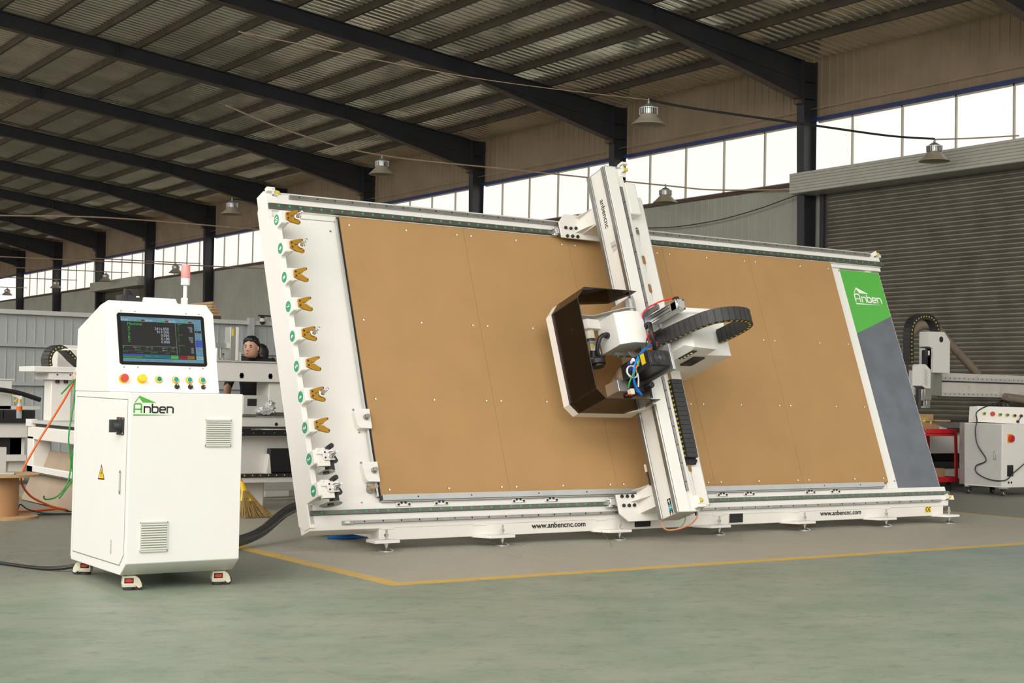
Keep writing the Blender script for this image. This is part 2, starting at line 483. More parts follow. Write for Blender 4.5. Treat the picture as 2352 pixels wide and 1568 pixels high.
def rib_profile(a0, a1, pitch, w, h):
    """(a, offset) polyline of a trapezoid ribbed sheet"""
    out = []; a = a0
    while a < a1:
        out += [(a, 0), (a + w*0.25, h), (a + w*0.75, h), (a + w, 0)]; a += pitch
    out.append((a1, 0)); return out


def sheet(mb, prof, b0, b1, mk):
    n = len(prof)
    mb.add([mk(a, h, b0) for a, h in prof] + [mk(a, h, b1) for a, h in prof], [(i, i + 1, n + i + 1, n + i) for i in range(n - 1)])
    return mb


# roof sheet: ribs run down the slope, pitch along Y; one slope to the ridge, the other beyond
def roof_z(x): return EAVE + 0.16 + SL*(20.85 - x) if x > 0 else EAVE + 0.16 + SL*20.85 + SL*x


pr = rib_profile(3.5, 90.0, 0.2, 0.03, -0.02)
rf = MB()
sheet(rf, pr, 0, 1, lambda a, h, k: ((21.35, 0.0)[k], a, roof_z((21.35, 0.0)[k]) + h))
sheet(rf, pr, 0, 1, lambda a, h, k: ((0.0, XEND)[k], a, roof_z((0.0, XEND)[k]) + h))
rf.box(XEND, 0, 3, 90, roof_z(0) + .3, roof_z(0) + .33)
rf.prism([(0, roof_z(0) + .06), (21.5, roof_z(21.5) + .06), (21.5, roof_z(21.5) + .09), (0, roof_z(0) + .09)], 3, 90, 1)
ceil = struct(rf.build('ceiling', M_roof, smooth=False))
for i in range(20):
    x = 20.05 - i*1.045
    zt = roof_z(x) - 0.005; z0 = zt - 0.15
    p = MB()
    p.prism([(x - .035, z0), (x + .03, z0), (x + .03, z0 + .03), (x + .024, z0 + .03), (x + .024, z0 + .006), (x - .029, z0 + .006), (x - .029, zt - .006), (x + .03, zt - .006), (x + .03, zt), (x - .035, zt)], 3, 90, 1)
    p.build('purlin', M_purlin, ceil, smooth=False)

# portal frames: tapered column and haunched rafter
ORD = ['nearest', 'second nearest', 'third nearest', 'fourth nearest', 'fifth nearest', 'sixth nearest', 'seventh nearest', 'eighth nearest', 'ninth nearest', 'farthest but one', 'farthest']
FR_LAB = {0: 'dark steel portal frame crossing the top right corner of the photo',
          1: 'dark steel portal frame whose column stands beside the big roller shutter',
          2: 'dark steel portal frame whose column stands behind the top of the gantry'}


def frame(k):
    yc = Y0 + 0.1 + (k - 1)*BAYL; y0, y1 = yc - .1, yc + .1
    lab = FR_LAB.get(k, 'dark steel portal frame, %s from the camera along the hall' % ORD[k].replace(' nearest', '').replace('nearest', 'first'))
    t = thing('portal_frame', (21, yc, 0), lab, 'portal frame', 'steel portal frames of the hall')

    def rt(x): return roof_z(x) - 0.155
    # column: inner edge tapers
    c = MB()
    xi = lambda z: 20.98 - 0.16*z/7.9
    c.prism([(xi(0), 0), (21.18, 0), (21.18, 7.95), (xi(7.95), 7.95)], yc - .006, yc + .006, 1)
    c.box(21.165, 21.18, y0, y1, 0, 7.95)
    c.prism([(xi(0) - .012, 0), (xi(0), 0), (xi(7.95), 7.95), (xi(7.95) - .012, 7.95)], y0, y1, 1)
    c.box(20.82, 21.18, y0, y1, 7.2, 7.212); c.box(20.82, 21.18, y0, y1, 7.54, 7.55)
    c.box(20.95, 21.19, y0 - .03, y1 + .03, 0, .02)
    c.build('column', [M_frame], t, smooth=False)
    r = MB()
    xa, xb = 20.81, 17.08
    da = rt(xa) - 7.17; db = 0.33
    r.mat(0).prism([(xa, rt(xa)), (xa, 7.17), (xb, rt(xb) - db), (0.02, rt(0.02) - db - .02), (0.02, rt(0.02))], yc - .006, yc + .006, 1)
    r.prism([(xa, rt(xa)), (0.02, rt(0.02)), (0.02, rt(0.02) - .012), (xa, rt(xa) - .012)], y0, y1, 1)
    r.box(20.80, 20.82, y0 - .01, y1 + .01, 7.08, 7.95)
    r.prism([(17.10, rt(17.1)), (17.085, rt(17.1)), (17.085, rt(17.1) - db), (17.10, rt(17.1) - db)], y0, y1, 1)
    r.prism([(11.2, rt(11.2)), (11.185, rt(11.2)), (11.185, rt(11.2) - db), (11.2, rt(11.2) - db)], y0, y1, 1)
    r.prism([(xa, 7.545), (17.2, rt(17.2) - db + .01), (17.2, rt(17.2) - db + .02), (xa, 7.555)], yc - .03, yc + .03, 1)
    r.mat(1).prism([(xa, 7.17), (xb, rt(xb) - db), (xb, rt(xb) - db - .012), (xa, 7.158)], y0, y1, 1)
    r.prism([(xb, rt(xb) - db), (0.02, rt(0.02) - db - .02), (0.02, rt(0.02) - db - .032), (xb, rt(xb) - db - .012)], y0, y1, 1)
    r.box(20.70, 20.82, yc - .07, yc + .07, 7.08, 7.16)
    r.build('rafter', [M_frame, M_flange], t, smooth=False)
    return t


for k in range(NB): frame(k)

# right wall: cladding above and below the clerestory strip
WT, WB = 6.775, 5.62
XU = XW
wu = MB(); pr = rib_profile(6, 90, 0.21, 0.045, 0.014)
sheet(wu, pr, 0, 1, lambda a, h, k: (XU + .02 - h, a, (WT + .05, EAVE + .15)[k]))
wu.box(XU + .03, XU + .1, 6, 90, WT + .03, EAVE + .16)
wr = struct(wu.build('wall_right', M_wallu, smooth=False))
DY0, DY1 = 8.4, 20.35        # big roller shutter
D2Y0, D2Y1 = 57.3, 62.4      # the far one
wl = MB()
for a, c in ((DY1 + .06, D2Y0 - .05), (D2Y1 + .05, 90), (6, DY0)):
    sheet(wl, rib_profile(a, c, 0.21, 0.045, 0.012), 0, 1, lambda u, h, k: (XW + .02 - h, u, (0, WB - .04)[k]))
    wl.box(XW + .03, XW + .1, a, c, 0, WB - .04)
wl.box(XW + .03, XW + .1, DY0, DY1, 5.3, WB - .04)
wl.box(XW + .03, XW + .1, D2Y0, D2Y1, 5.3, WB - .04)
wl.build('cladding', M_walll, wr, smooth=False)
tb = MB().box(XW - .06, XW + .04, 6, 90, WT, WT + .07); struct(tb.build('trim_1', M_blue, smooth=False))
tb = MB().box(XW - .04, XW + .06, 20.9, 90, WB - .07, WB - .0); struct(tb.build('trim_2', M_brown, smooth=False))
for k in range(NB):
    ya = Y0 + .21 + (k - 2)*BAYL; yb = ya + BAYL - .22
    if yb < 7: continue
    ya = max(ya, 8.0)
    w = MB(); w.mat(0).box(XW + .05, XW + .056, ya, yb, WB, WT)
    w.mat(1).box(XW + .02, XW + .06, ya, yb, WB - .0, WB + .03).box(XW + .02, XW + .06, ya, yb, WT - .03, WT)
    n = 5
    for i in range(1, n):
        y = yb - (yb - ya)*(i - .35)/(n - .3) if k > 1 else yb - i*1.23 + .35
        if y > ya: w.box(XW + .02, XW + .06, y - .017, y + .017, WB, WT)
    struct(w.build('window_%d' % (k + 1), [M_pane, M_mull], smooth=False))


# roller shutters
def shutter(name, ya, yb, ztop, box):
    t = bpy.data.objects.new(name, None); COL.objects.link(t); t.location = (XW, (ya + yb)/2, 0); struct(t)
    n = int(ztop/0.08); prof = []
    for i in range(n):
        z = i*0.08
        prof += [(z, .014), (z + .012, .003), (z + .028, .003), (z + .056, .032), (z + .062, .035)]
    prof.append((n*.08, 0)); s = MB()
    sheet(s, prof, 0, 1, lambda a, h, k: (XW - .02 - h, (ya, yb)[k], a))
    s.build('curtain', M_shut, t, smooth=False)
    for y in (ya, yb):
        MB().box(XW - .10, XW + .02, y - .05, y + .05, 0, ztop).build('guide_rail', M_frame, t, smooth=False)
    b = MB(); z0, z1 = box; x0 = XW - .55
    prof = []
    nb = 7; hh = (z1 - z0)/nb
    for i in range(nb): prof += [(z0 + i*hh, 0), (z0 + i*hh + .012, .014), (z0 + (i + 1)*hh - .004, .014)]
    prof.append((z1, 0))
    sheet(b, prof, 0, 1, lambda a, h, k: (x0 - h, (ya - .3, yb + .42)[k], a))
    b.box(x0, XW + .0, ya - .3, yb + .42, z0, z0 + .01).box(x0, XW, ya - .3, yb + .42, z1 - .01, z1)
    b.box(x0, XW, yb + .41, yb + .42, z0, z1).box(x0, XW, ya - .3, ya - .29, z0, z1)
    b.build('shutter_box', M_shutbox, t, smooth=False)
    return t


shutter('door_1', DY0, DY1, 5.4, (5.30, 5.70))
shutter('door_2', D2Y0, D2Y1, 5.4, (5.32, 5.70))

# back partition of grey sheets between steel rails
fb = MB(); sheet(fb, rib_profile(-8, 21.1, 0.15, 0.022, 0.012), 0, 1, lambda a, h, k: (a, 24.0 - h, (0.0, 2.42)[k]))
fb.box(-8, 21.1, 24.012, 24.03, 0, 2.42)
fw = struct(fb.build('wall_back', M_fence, smooth=False))
for z in (0.65, 1.26, 1.88): MB().box(-8, 21.1, 23.92, 23.985, z, z + .06).build('rail', M_fence, fw, smooth=False)
MB().box(-8, 21.1, 23.9, 24.03, 2.40, 2.47).build('top_rail', M_grayw, fw, smooth=False)
for x in (-4, 0, 3.4, 10.73, 16.5):
    MB().box(x - .05, x + .05, 23.87, 23.985, 0, 2.52).build('post', M_fence, fw, smooth=False)
hall_end = MB().box(-16, 21.15, 90, 90.1, 0, 12).build('wall_far', M_wallu, smooth=False); struct(hall_end)
w = MB().box(-15, 22, -6.1, -6, 0, 2.6).build('light_wall_front', M_walll, smooth=False); struct(w)  # unseen wall behind the camera, height set to shape the incoming daylight
w = MB().box(-15.1, -15, -6, 90, 0, 5.0).build('light_wall_left', M_walll, smooth=False); struct(w)  # unseen wall added to cut low daylight from the left


# ---------------------------------------------------------------- the tilted panel machine
TA = math.radians(20)
TD = Vector((0, sin(TA), cos(TA))); TN = Vector((0, -cos(TA), sin(TA))); TP = Vector((0, 10.5, 0.4384))


def T(x, s, o): return TP + Vector((x, 0, 0)) + TD*s + TN*o


def Txs(x, s, o): return T(x, s, o)


mach = thing('panel_cutting_machine', (9, 11.2, 0), 'huge white leaning panel cutting machine with a brown fibreboard bed', 'machine')
# load-bearing frame: base beam, rear box, back props
b = MB()
b.box(5.84, 12.70, 10.43, 10.62, 0.078, 0.205)
b.box(5.84, 5.96, 10.62, 11.85, 0.09, 0.205).box(12.58, 12.70, 10.62, 11.85, 0.09, 0.205)
b.box(5.84, 12.70, 11.73, 11.85, 0.078, 0.205)
for x in (7.0, 8.2, 9.4, 10.6, 11.6): b.box(x, x + .1, 10.62, 11.75, .09, .19)
b.box(5.96, 12.58, 11.79, 11.80, .012, .09)  # unseen rear skirt, added to keep light from under the base
bf = b.build('base_frame', M_cast, mach, bevel=0.006)
for xa, xb in ((8.47, 8.66), (9.622, 9.80)):
    cut = MB(); cut.mat(0).box(xa, xb, 10.424, 10.4305, 0.098, 0.185)
    cut.mat(1).box(xa - .006, xa, 10.42, 10.432, .094, .189).box(xb, xb + .006, 10.42, 10.432, .094, .189).box(xa, xb, 10.42, 10.432, .185, .191).box(xa, xb, 10.42, 10.432, .092, .098)
    cut.build('fork_pocket', [M_dark, M_cast], bf, smooth=False)  # flat dark face painted as the shade inside an opening
for x in (5.85, 6.74, 8.03, 9.42, 10.43, 11.74): MB().box(x, x + .13, 10.424, 10.45, .168, .212).build('spacer_block', M_cast, bf, bevel=.003)
b = MB(T)
b.prism([(-.22, -.0), (-.062, -.0), (-.062, -.18), (-.27, -.18), (-.27, -.02)], 5.22, 12.78, 0)
b.build('lower_beam', M_white, mach, bevel=0.005)
b = MB(T)
b.prism([(2.4985, 0.0), (2.645, 0.0), (2.69, -.04), (2.69, -.18), (2.455, -.18), (2.455, -.024), (2.4985, -.024)], 5.22, 12.74, 0)
b.build('upper_beam', M_white, mach, bevel=0.006)
b = MB(T)
for x in (5.35, 7.1, 8.9, 10.7, 12.5): MB(T).box(x, x + .1, -.06, 2.46, -.18, -.05).build('upright_rib', M_white, mach, smooth=False)
for x in (6.1, 8.2, 10.3, 12.4):
    p, q = T(x, 2.3, -.15), Vector((x, 11.8, .2))
    MB().obox((p + q)/2, (.04, 0, 0), (q - p)/2, (q - p).cross(Vector((1, 0, 0))).normalized()*.04).build('back_prop', M_white, mach, smooth=False)
# left end plate with the scalloped tool tongues
CS = [2.336 - .2586*i for i in range(10)]       # 10 .. 1
b = MB(T)
prof = [(2.60, -.02), (2.66, -.06), (2.64, -.12), (2.55, -.19), (-.19, -.19), (-.25, -.10), (-.25, -.0), (-.055, -.0)]
edge = []
for i in reversed(range(10)):
    c = CS[i]; t0, t1 = c - .064, c + .052
    if i < 9: edge += [(t0 - .02, .126), (t0 - .004, .135)]
    else: edge += [(t0, 0.0)]
    edge += [(t0, .21), (t0 + .006, .22), (t1 - .006, .22), (t1, .21)]
    edge += [(t1 + .004, .135), (t1 + .02, .126)] if i else [(t1, 0.0)]
b.prism(prof[:-1] + edge[:1] + edge[1:], 5.215, 5.262, 0)
b.build('end_plate', M_white, mach, smooth=False, bevel=.003)
b = MB(T); b.prism([(2.60, -.04), (2.64, -.08), (2.62, -.12), (2.54, -.185), (-.18, -.185), (-.24, -.10), (-.24, -.04)], 5.262, 5.34, 0)
b.build('end_box', M_white, mach, bevel=.01)
b = MB(T); b.box(5.222, 5.89, -.075, 2.45, -.045, -.032)
for x, s in ((5.33, 2.335), (5.80, 2.36), (5.86, 1.98), (5.86, 1.55), (5.86, 1.16), (5.86, .74), (5.33, .02), (5.72, -.05)):
    b.mat(1).cyl((x, s, -.032), (x, s, -.026), .009, n=10)
b.build('tool_panel', [M_white, M_steel], mach, smooth=False)
for i, c in enumerate(CS):
    num = 10 - i
    t = MB(T)
    L = 5.32 if num > 2 else 5.335
    t.box(5.222, L, c - .055, c + .05, .214, .222)
    t.box(5.222, L - .03, c - .055, c - .049, .05, .216).box(5.222, L - .03, c + .044, c + .05, .05, .216)
    if num <= 2:
        t.box(5.24, 5.345, c - .085, c - .012, .20, .235).box(5.24, 5.345, c + .012, c + .062, .20, .235)
        for x in (5.262, 5.302):
            for s in (c - .05, c + .05): t.cyl((x, s, .235), (x, s, .239), .0085, n=10)
    tt = t.build('tool_bracket', M_white, mach, bevel=.002)
    bd = MB(lambda a, bb, cc, c=c: T(5.2135 - cc, c + bb, .140 + a))
    bd.mat(0).disc(0, 0, .045, 0, 32)
    h = .046; w = .024 if num < 10 else .044
    bd.mat(1).text(str(num), -h/2, w/2 if num != 1 else .006, h=h, w=w if num != 1 else .014, o=.0006, dx=(0, -1), dy=(1, 0), bold=.035)
    bd.build('number_badge', [M_badge, M_winkl], tt, smooth=False)
    fk = MB(T)
    if num > 2:
        poly = [(5.256, c - .033), (5.258, c + .026), (5.264, c + .030), (5.352, c + .054), (5.376, c + .056), (5.381, c + .050), (5.381, c + .038), (5.366, c + .030), (5.350, c + .022), (5.330, c + .002), (5.322, c + .001), (5.298, c + .001), (5.298, c - .009), (5.322, c - .010), (5.332, c - .012), (5.350, c - .026), (5.366, c - .036), (5.381, c - .040), (5.381, c - .060), (5.374, c - .069), (5.352, c - .070), (5.298, c - .056)]
        fk.mat(0).prism(poly, .224, .240, 2)
        fk.mat(1)
        for s in (c + .012, c - .025): fk.cyl((5.272, s, .240), (5.272, s, .246), .0075, n=10)
        fk.cyl((5.373, c + .044, .236), (5.373, c + .044, .243), .006, n=8); fk.cyl((5.373, c - .055, .236), (5.373, c - .055, .243), .006, n=8)
        fk.build('tool_fork', [M_gold, M_black], tt, bevel=.002)
    else:
        poly = [(5.285, c - .03), (5.285, c + .03), (5.36, c + .046), (5.385, c + .046), (5.385, c + .028), (5.355, c + .012), (5.332, c + .008), (5.332, c - .008), (5.355, c - .012), (5.385, c - .03), (5.385, c - .04), (5.295, c - .042)]
        fk.mat(0).prism(poly, .236, .252, 2)
        fk.mat(1)
        for s in (c + .022, c - .022): fk.cyl((5.300, s, .252), (5.300, s, .258), .008, n=10)
        fk.build('tool_fork', [M_white, M_black], tt, bevel=.002)

# fibreboards
SEAM = [5.89, 7.154, 8.335, 9.515, 10.69, 11.92]
for a, c in zip(SEAM, SEAM[1:]):
    p = MB(T); p.mat(0).box(a + .0012, c - .0012, 0.0, 2.494, -.022, 0.0)
    xs = [x for x in (5.973, 6.543, 7.075, 7.229, 7.726, 8.255, 8.41, 8.96, 9.435, 9.595, 10.09, 10.615, 10.77, 11.427, 11.855) if a < x < c]
    for x in xs:
        for s in (2.42, 1.537, .828, .045):
            p.mat(1).cyl((x, s, -.001), (x, s, .0008), .0125, n=12); p.mat(2).cyl((x + .003, s, .0), (x + .003, s, .0012), .009, n=10)
    p.build('spoilboard', [M_mdf, M_mdfedge, M_winkl], mach, smooth=False)
b = MB(T); b.mat(0).box(5.868, 5.889, -.01, 2.49, -.03, -.008).mat(1).box(5.852, 5.867, -.01, 2.47, -.03, .002)
b.build('edge_strip', [M_dark, M_alu], mach, smooth=False)
b = MB(T); b.box(5.222, 12.08, -.06, 2.49, -.06, -.046); b.box(11.92, 12.075, -.062, 2.44, -.046, -.03)
b.build('bed_plate', M_white, mach, smooth=False)
# grey and green end panel
b = MB(lambda x, s, o: T(x, s, o))
b.mat(0).poly([(12.075, -.085), (12.735, -.09), (12.70, 1.908), (12.075, 1.682)], -.028)
b.mat(1).poly([(12.075, 1.682), (12.70, 1.908), (12.69, 2.434), (12.068, 2.434)], -.028)
b.mat(2).prism([(12.068, -.09), (12.74, -.09), (12.695, 2.437), (12.062, 2.437)], -.045, -.029, 2)
b.mat(3)
for x, s in ((12.715, .2), (12.715, .62), (12.71, 1.1), (12.705, 1.6), (12.69, 2.2), (12.05, .02), (12.05, 2.42), (12.45, -.07)): b.cyl((x, s, -.028), (x, s, -.023), .009, n=10)
ep = b.build('end_panel', [M_slate, M_ggreen, M_white, M_steel], mach, smooth=False)


def logo(mb, x0, y0, W, o, mA, mB):
    """house-roof mark over five rounded letters, width W"""
    k = W/100.0

    def q(pts): return [(x0 + x*k, y0 + y*k) for x, y in pts]
    mb.mat(mA)
    mb.poly(q([(2, 32), (13, 47), (56, 31), (26, 31.5), (13, 40)]), o) if False else None
    mb.add([(x, y, o) for x, y in q([(2, 32), (5, 32), (13, 43), (14, 47.5), (22, 31.5), (56, 31)])], [(0, 1, 2, 3), (3, 2, 4), (3, 4, 5)])
    w = 3.6*k
    mb.ribbon(q([(1.8, 6.5), (1.8, 26), (4, 28.4), (17, 28.4), (19.2, 26), (19.2, 6.5)]), w, o); mb.ribbon(q([(3, 15.5), (19, 15.5)]), w*.8, o)
    mb.poly(q([(0, 3.5), (100, 2.2), (0, 0)]), o)
    mb.mat(mB)
    for x in (26.5, 83):
        mb.ribbon(q([(x, 6.5), (x, 23)]), w, o); mb.ribbon(q([(x, 21.2), (x + 11.5, 21.2), (x + 14.6, 18.2), (x + 14.6, 6.5)]), w, o)
    mb.ribbon(q([(46, 29), (46, 10), (48.2, 8), (57.5, 8), (60, 10.4), (60, 18.8), (57.5, 21.2), (46, 21.2)]), w, o)
    mb.ribbon(q([(77.5, 8), (67, 8), (64.8, 10.4), (64.8, 18.8), (67, 21.2), (76, 21.2), (78.2, 18.8), (78.2, 14.6), (65.5, 14.6)]), w, o)


b = MB(T); logo(b, 12.19, 2.03, .43, -.0268, 0, 0); b.build('logo_decal', M_winkl, ep, smooth=False)


# guide rails with green caps, racks
def guide(name, x0, x1, s0, s1, parent, o=.0, pitch=.1, step=None):
    r = MB(T); r.mat(0).prism([(s0 - .004, o), (s1 + .004, o), (s1, o + .012), (s1, o + .024), (s0, o + .024), (s0, o + .012)], x0, x1, 0)
    x = x0 + .09
    while x < x1 - .02:
        r.mat(1).cyl((x, (s0 + s1)/2, o + .024), (x, (s0 + s1)/2, o + .0255), .0105, n=10); x += pitch
    return r.build(name, [M_rail, M_gdot], parent, smooth=False)


guide('guide_rail', 5.225, 12.76, 2.508, 2.552, mach)
guide('guide_rail', 5.23, 12.80, -.150, -.118, mach)


def rack(x0, x1, s0, s1, o0, o1):
    r = MB(T); r.mat(0).box(x0, x1, s0, s1, o0, o1)
    x = x0 + .09
    while x < x1: r.mat(1).cyl((x, (s0 + s1)/2, o1), (x, (s0 + s1)/2, o1 + .001), .0075, n=8); x += .17
    r.build('gear_rack', [M_steel, M_ink], mach, smooth=False)


rack(5.43, 12.58, 2.612, 2.643, 0, .024)
rack(5.60, 12.64, -.23, -.208, 0, .024)
b = MB(T); b.mat(0).box(5.50, 5.60, -.235, -.205, 0, .012).mat(1).box(5.52, 5.56, -.228, -.212, .012, .02)
b.build('rack_cover', [M_steel, M_alu], mach, smooth=False)
# stop rail under the boards
b = MB(T)
for i, (a, c) in enumerate(((5.878, 7.09), (7.092, 8.233), (8.235, 10.589), (10.591, 11.80))):
    b.mat(0).box(a, c, -.055, -.006, -.02, .045).box(a, c, -.064, -.055, -.02, .03)
    for x in (a + .33, a + .85):
        b.mat(1).cyl((x, -.03, .045), (x, -.03, .047), .007, n=8)
b.mat(1).box(5.874, 5.879, -.05, -.012, -.01, .04)
b.build('stop_rail', [P('stop_rail_alu', (.50, .51, .50), .4, .6), M_black], mach, bevel=.003)
for x in (6.08, 6.44, 7.22, 7.57, 9.567, 9.915, 10.739, 11.093):
    k = MB(T); k.mat(0).box(x - .07, x + .07, -.098, -.066, 0, .012)
    k.mat(1)
    for dx, ds in ((-.05, -.086), (-.02, -.072), (.018, -.072), (.05, -.086)): k.cyl((x + dx, ds, .012), (x + dx, ds, .022), .0095, n=8)
    k.build('clamp_bracket', [M_white, M_black], mach, smooth=False)
# levelling feet
for x in (5.87, 6.99, 8.25, 9.44, 10.56, 11.73, 12.71, 5.97):
    y = 10.36 if x != 5.97 else 11.78
    g = MB()
    sx = .16 if x < 12.5 else .1
    if y < 11: g.mat(0).prism([(x - sx, 10.29), (x + .085, 10.29), (x + .085, 10.45), (x - sx - .1, 10.45)] if x > 6 else [(x - .14, 10.29), (x + .085, 10.29), (x + .085, 10.45), (x - .14, 10.45)], .070, .094, 2)
    else: g.mat(0).box(x - .08, x + .08, y - .08, y + .08, .07, .094)
    fb_ = g.build('foot_bracket', M_cast, mach, bevel=.003)
    h = MB(); h.mat(0).lathe((x, y, 0), (0, 0, 1), [(.068, 0), (.068, .010), (.05, .018), (.02, .027), (.013, .034), (.013, .05), (.0095, .05), (.0095, .175)], 24)
    h.lathe((x, y, .05), (0, 0, 1), [(.02, 0), (.02, .016)], 6).lathe((x, y, .118), (0, 0, 1), [(.02, 0), (.02, .022)], 6).lathe((x, y, .095), (0, 0, 1), [(.022, 0), (.022, .004)], 12)
    h.build('levelling_foot', M_chrome, fb_, smooth=True)
# lettering
b = MB(lambda a, z, o: Vector((a, 10.428 - o, z)))
b.text('www.anbencnc.com', 7.337, .126, h=.046, w=.582, o=.0015, bold=.02)
b.text('www.anbencnc.com', 10.845, .130, h=.046, w=.586, o=.0015, bold=.02)
b.build('web_address', M_ink, bf, smooth=False)
b = MB(lambda a, z, o: Vector((a, 10.428 - o, z)))
b.mat(0).rect(12.408, 12.50, .116, .182, .001)
b.mat(1).ribbon([(12.452, .170), (12.438, .168), (12.424, .158), (12.420, .149), (12.424, .140), (12.438, .130), (12.452, .128)], .008, .002)
b.ribbon([(12.490, .170), (12.476, .168), (12.463, .158), (12.459, .149), (12.463, .140), (12.476, .130), (12.490, .128)], .008, .002); b.ribbon([(12.46, .149), (12.484, .149)], .007, .002)
b.build('approval_sticker', [M_yplas, M_ink], bf, smooth=False)


# rubber buffers on small angle brackets
def buffer(fr, parent, sg=1):
    g = MB(fr); g.mat(0).box(-.05, .05, -.004, .004, -.03, .03).prism([(-.05, -.03), (.05, -.03), (.05, -.024), (-.05, -.024)], -.004, .04, 1)
    g.mat(1).cyl((0.0, .004, .004), (0.0, .045, .004), .021, .021, 16).cyl((0, .045, .004), (0, .066, .004), .021, .016, 16)
    g.mat(2).cyl((-.032, .004, .012), (-.032, .010, .012), .006, n=8).cyl((-.032, .004, -.012), (-.032, .010, -.012), .006, n=8)
    g.build('rubber_buffer', [M_white, M_yel, M_black], parent, bevel=0)


buffer(lambda a, b_, c: T(5.28 + b_, 2.66 + c, .0 + a*.6), mach)
buffer(lambda a, b_, c: T(12.66 + b_, 2.645 + c, .015 + a*.6), mach)
buffer(lambda a, b_, c: T(12.72 + b_, -.185 + c, .03 + a*.6), mach)
b = MB(T); b.box(5.225, 5.30, 2.66, 2.70, -.02, .03).box(12.60, 12.78, 2.62, 2.66, -.03, .0).box(12.66, 12.86, -.215, -.165, .0, .016)
b.build('buffer_bracket', M_white, mach, bevel=.004)
# locating pins
for x, s, big in ((5.84, .655, 0), (5.84, .20, 0)):
    g = MB(T); g.mat(0).prism([(5.885, s + .075), (5.765, s + .075), (5.745, s + .055), (5.755, s - .06), (5.775, s - .09), (5.885, s - .095)], -.032, .03, 2)
    g.mat(1).cyl((x, s, .03), (x, s, .05), .026, .022, 16).cyl((x, s, .05), (x, s, .075), .016, .019, 14)
    g.cyl((5.765, s + .085, -.03), (5.765, s + .085, -.022), .009, n=8).cyl((5.79, s - .11, -.03), (5.79, s - .11, -.022), .009, n=8)
    g.build('locating_pin', [M_white, M_steel], mach, bevel=.002)
g = MB(T); g.mat(0).cyl((5.81, .055, -.03), (5.81, .055, .02), .034, .026, 18).cyl((5.81, .055, .05), (5.81, .055, .085), .017, .019, 14)
g.mat(1).cyl((5.81, .055, .015), (5.81, .055, .06), .019, .017, 14)
g.build('tool_length_probe', [M_steel, P('amber_plastic', (.7, .28, .01), .3)], mach)


# tools resting in the forks
def tool_cone(i):
    c = CS[i] - .005; num = 10 - i
    g = MB(T); x = 5.352
    ax = T(0, 0, 1) - T(0, 0, 0); base = T(x, c, .222)
    g.mat(0).lathe(base, ax, [(.012, -.05), (.014, -.03), (.02, -.02), (.022, 0), (.032, .004), (.032, .012), (.026, .014), (.026, .02), (.032, .022), (.032, .034), (.022, .036), (.0115, .098), (.0115, .104), (.008, .106), (.008, .118), (.0115, .12), (.0115, .128), (.006, .131)], 20)
    o = g.build('tool_holder_cone', [M_chrome])
    return tag(o, {10: 'steel tool holder cone held in the topmost golden fork, beside badge 10', 9: 'steel tool holder cone held in the golden fork beside badge 9', 6: 'steel tool holder cone held in the golden fork beside badge 6', 4: 'steel tool holder cone held in the golden fork beside badge 4'}[num], 'tool holder', 'tool holder cones in the rack')


for i in (0, 1, 4, 6): tool_cone(i)


def saw_unit(i):
    c = CS[i]; num = 10 - i
    r = .094 if num == 1 else .070
    t = thing('saw_aggregate', T(5.36, c, .2), 'black angled saw head with a %s toothed blade, in the white bracket by badge %d' % ('large' if num == 1 else 'small', num), 'saw head', 'saw heads in the tool rack')
    g = MB(T); x = 5.352
    g.lathe(T(x, c - .002, .244), TN, [(.028, 0), (.030, .012), (.024, .016), (.024, .028), (.012, .075), (.008, .08), (.008, .10), (.011, .102), (.011, .11)], 20)
    g.build('cone', M_chrome, t)
    g = MB(T); g.prism([(5.315, c + .052), (5.33, c + .075), (5.355, c + .085), (5.375, c + .07), (5.372, c + .055)], .19, .26, 2)
    g.cyl((5.362, c + .073, .19), (5.362, c + .073, .268), .020, n=14)
    g.prism([(5.34, c + .04), (5.385, c + .04), (5.425, c - .035), (5.415, c - .052), (5.385, c - .055), (5.34, c - .10)], .19, .225, 2)
    g.box(5.335, 5.385, c - .115, c - .04, .15, .225)
    g.build('gearbox', M_black, t, bevel=.003)
    n = 36; pts = []
    for k in range(n*2):
        rr = r*(1.0 if k % 2 == 0 else .93); a = 2*PI*k/(n*2); pts.append((5.335 + rr*cos(a), .165 + rr*sin(a)))
    g = MB(lambda x_, o_, s_: T(x_, s_, o_)); g.mat(0).prism(pts, c - .118, c - .115, 2); g.mat(1).cyl((5.335, .165, c - .127), (5.335, .165, c - .10), .026, n=16)
    g.build('saw_blade', [M_steel, M_black], t, smooth=False)


saw_unit(8); saw_unit(9)


# ---------------------------------------------------------------- gantry column riding the long rails
gan = thing('gantry_column', T(8.55, -.39, .4), 'tall white gantry column leaning across the brown bed, riding the machine rails', 'gantry')
b = MB(T)
b.prism([(8.45, .345), (8.45, .625), (8.575, .625), (8.575, .605), (8.66, .605), (8.66, .345)], -.385, 2.965, 1)
b.build('column_beam', M_white, gan, smooth=False, bevel=.004)
b = MB(T); b.box(8.445, 8.67, -.392, -.384, .34, .63).box(8.445, 8.67, 2.963, 2.968, .34, .63)
b.build('end_cap', M_grayw, gan, smooth=False)
for o0, o1 in ((.352, .392), (.578, .618)):
    r = MB(T); m_ = (o0 + o1)/2
    r.mat(0).prism([(8.45, o0), (8.442, o0), (8.436, o0 + .006), (8.430, o0 + .002), (8.426, o0 + .002), (8.426, o1 - .002), (8.430, o1 - .002), (8.436, o1 - .006), (8.442, o1), (8.45, o1)], -.385, 2.96, 1)
    s = -.33
    while s < 2.94:
        r.mat(1).cyl((8.449, s, o0 - .012), (8.444, s, o0 - .012), .0085, n=8); s += .1
    r.build('guide_rail', [P('rail_grey', (.25, .245, .23), .3, .75), M_gdot], gan, smooth=False)
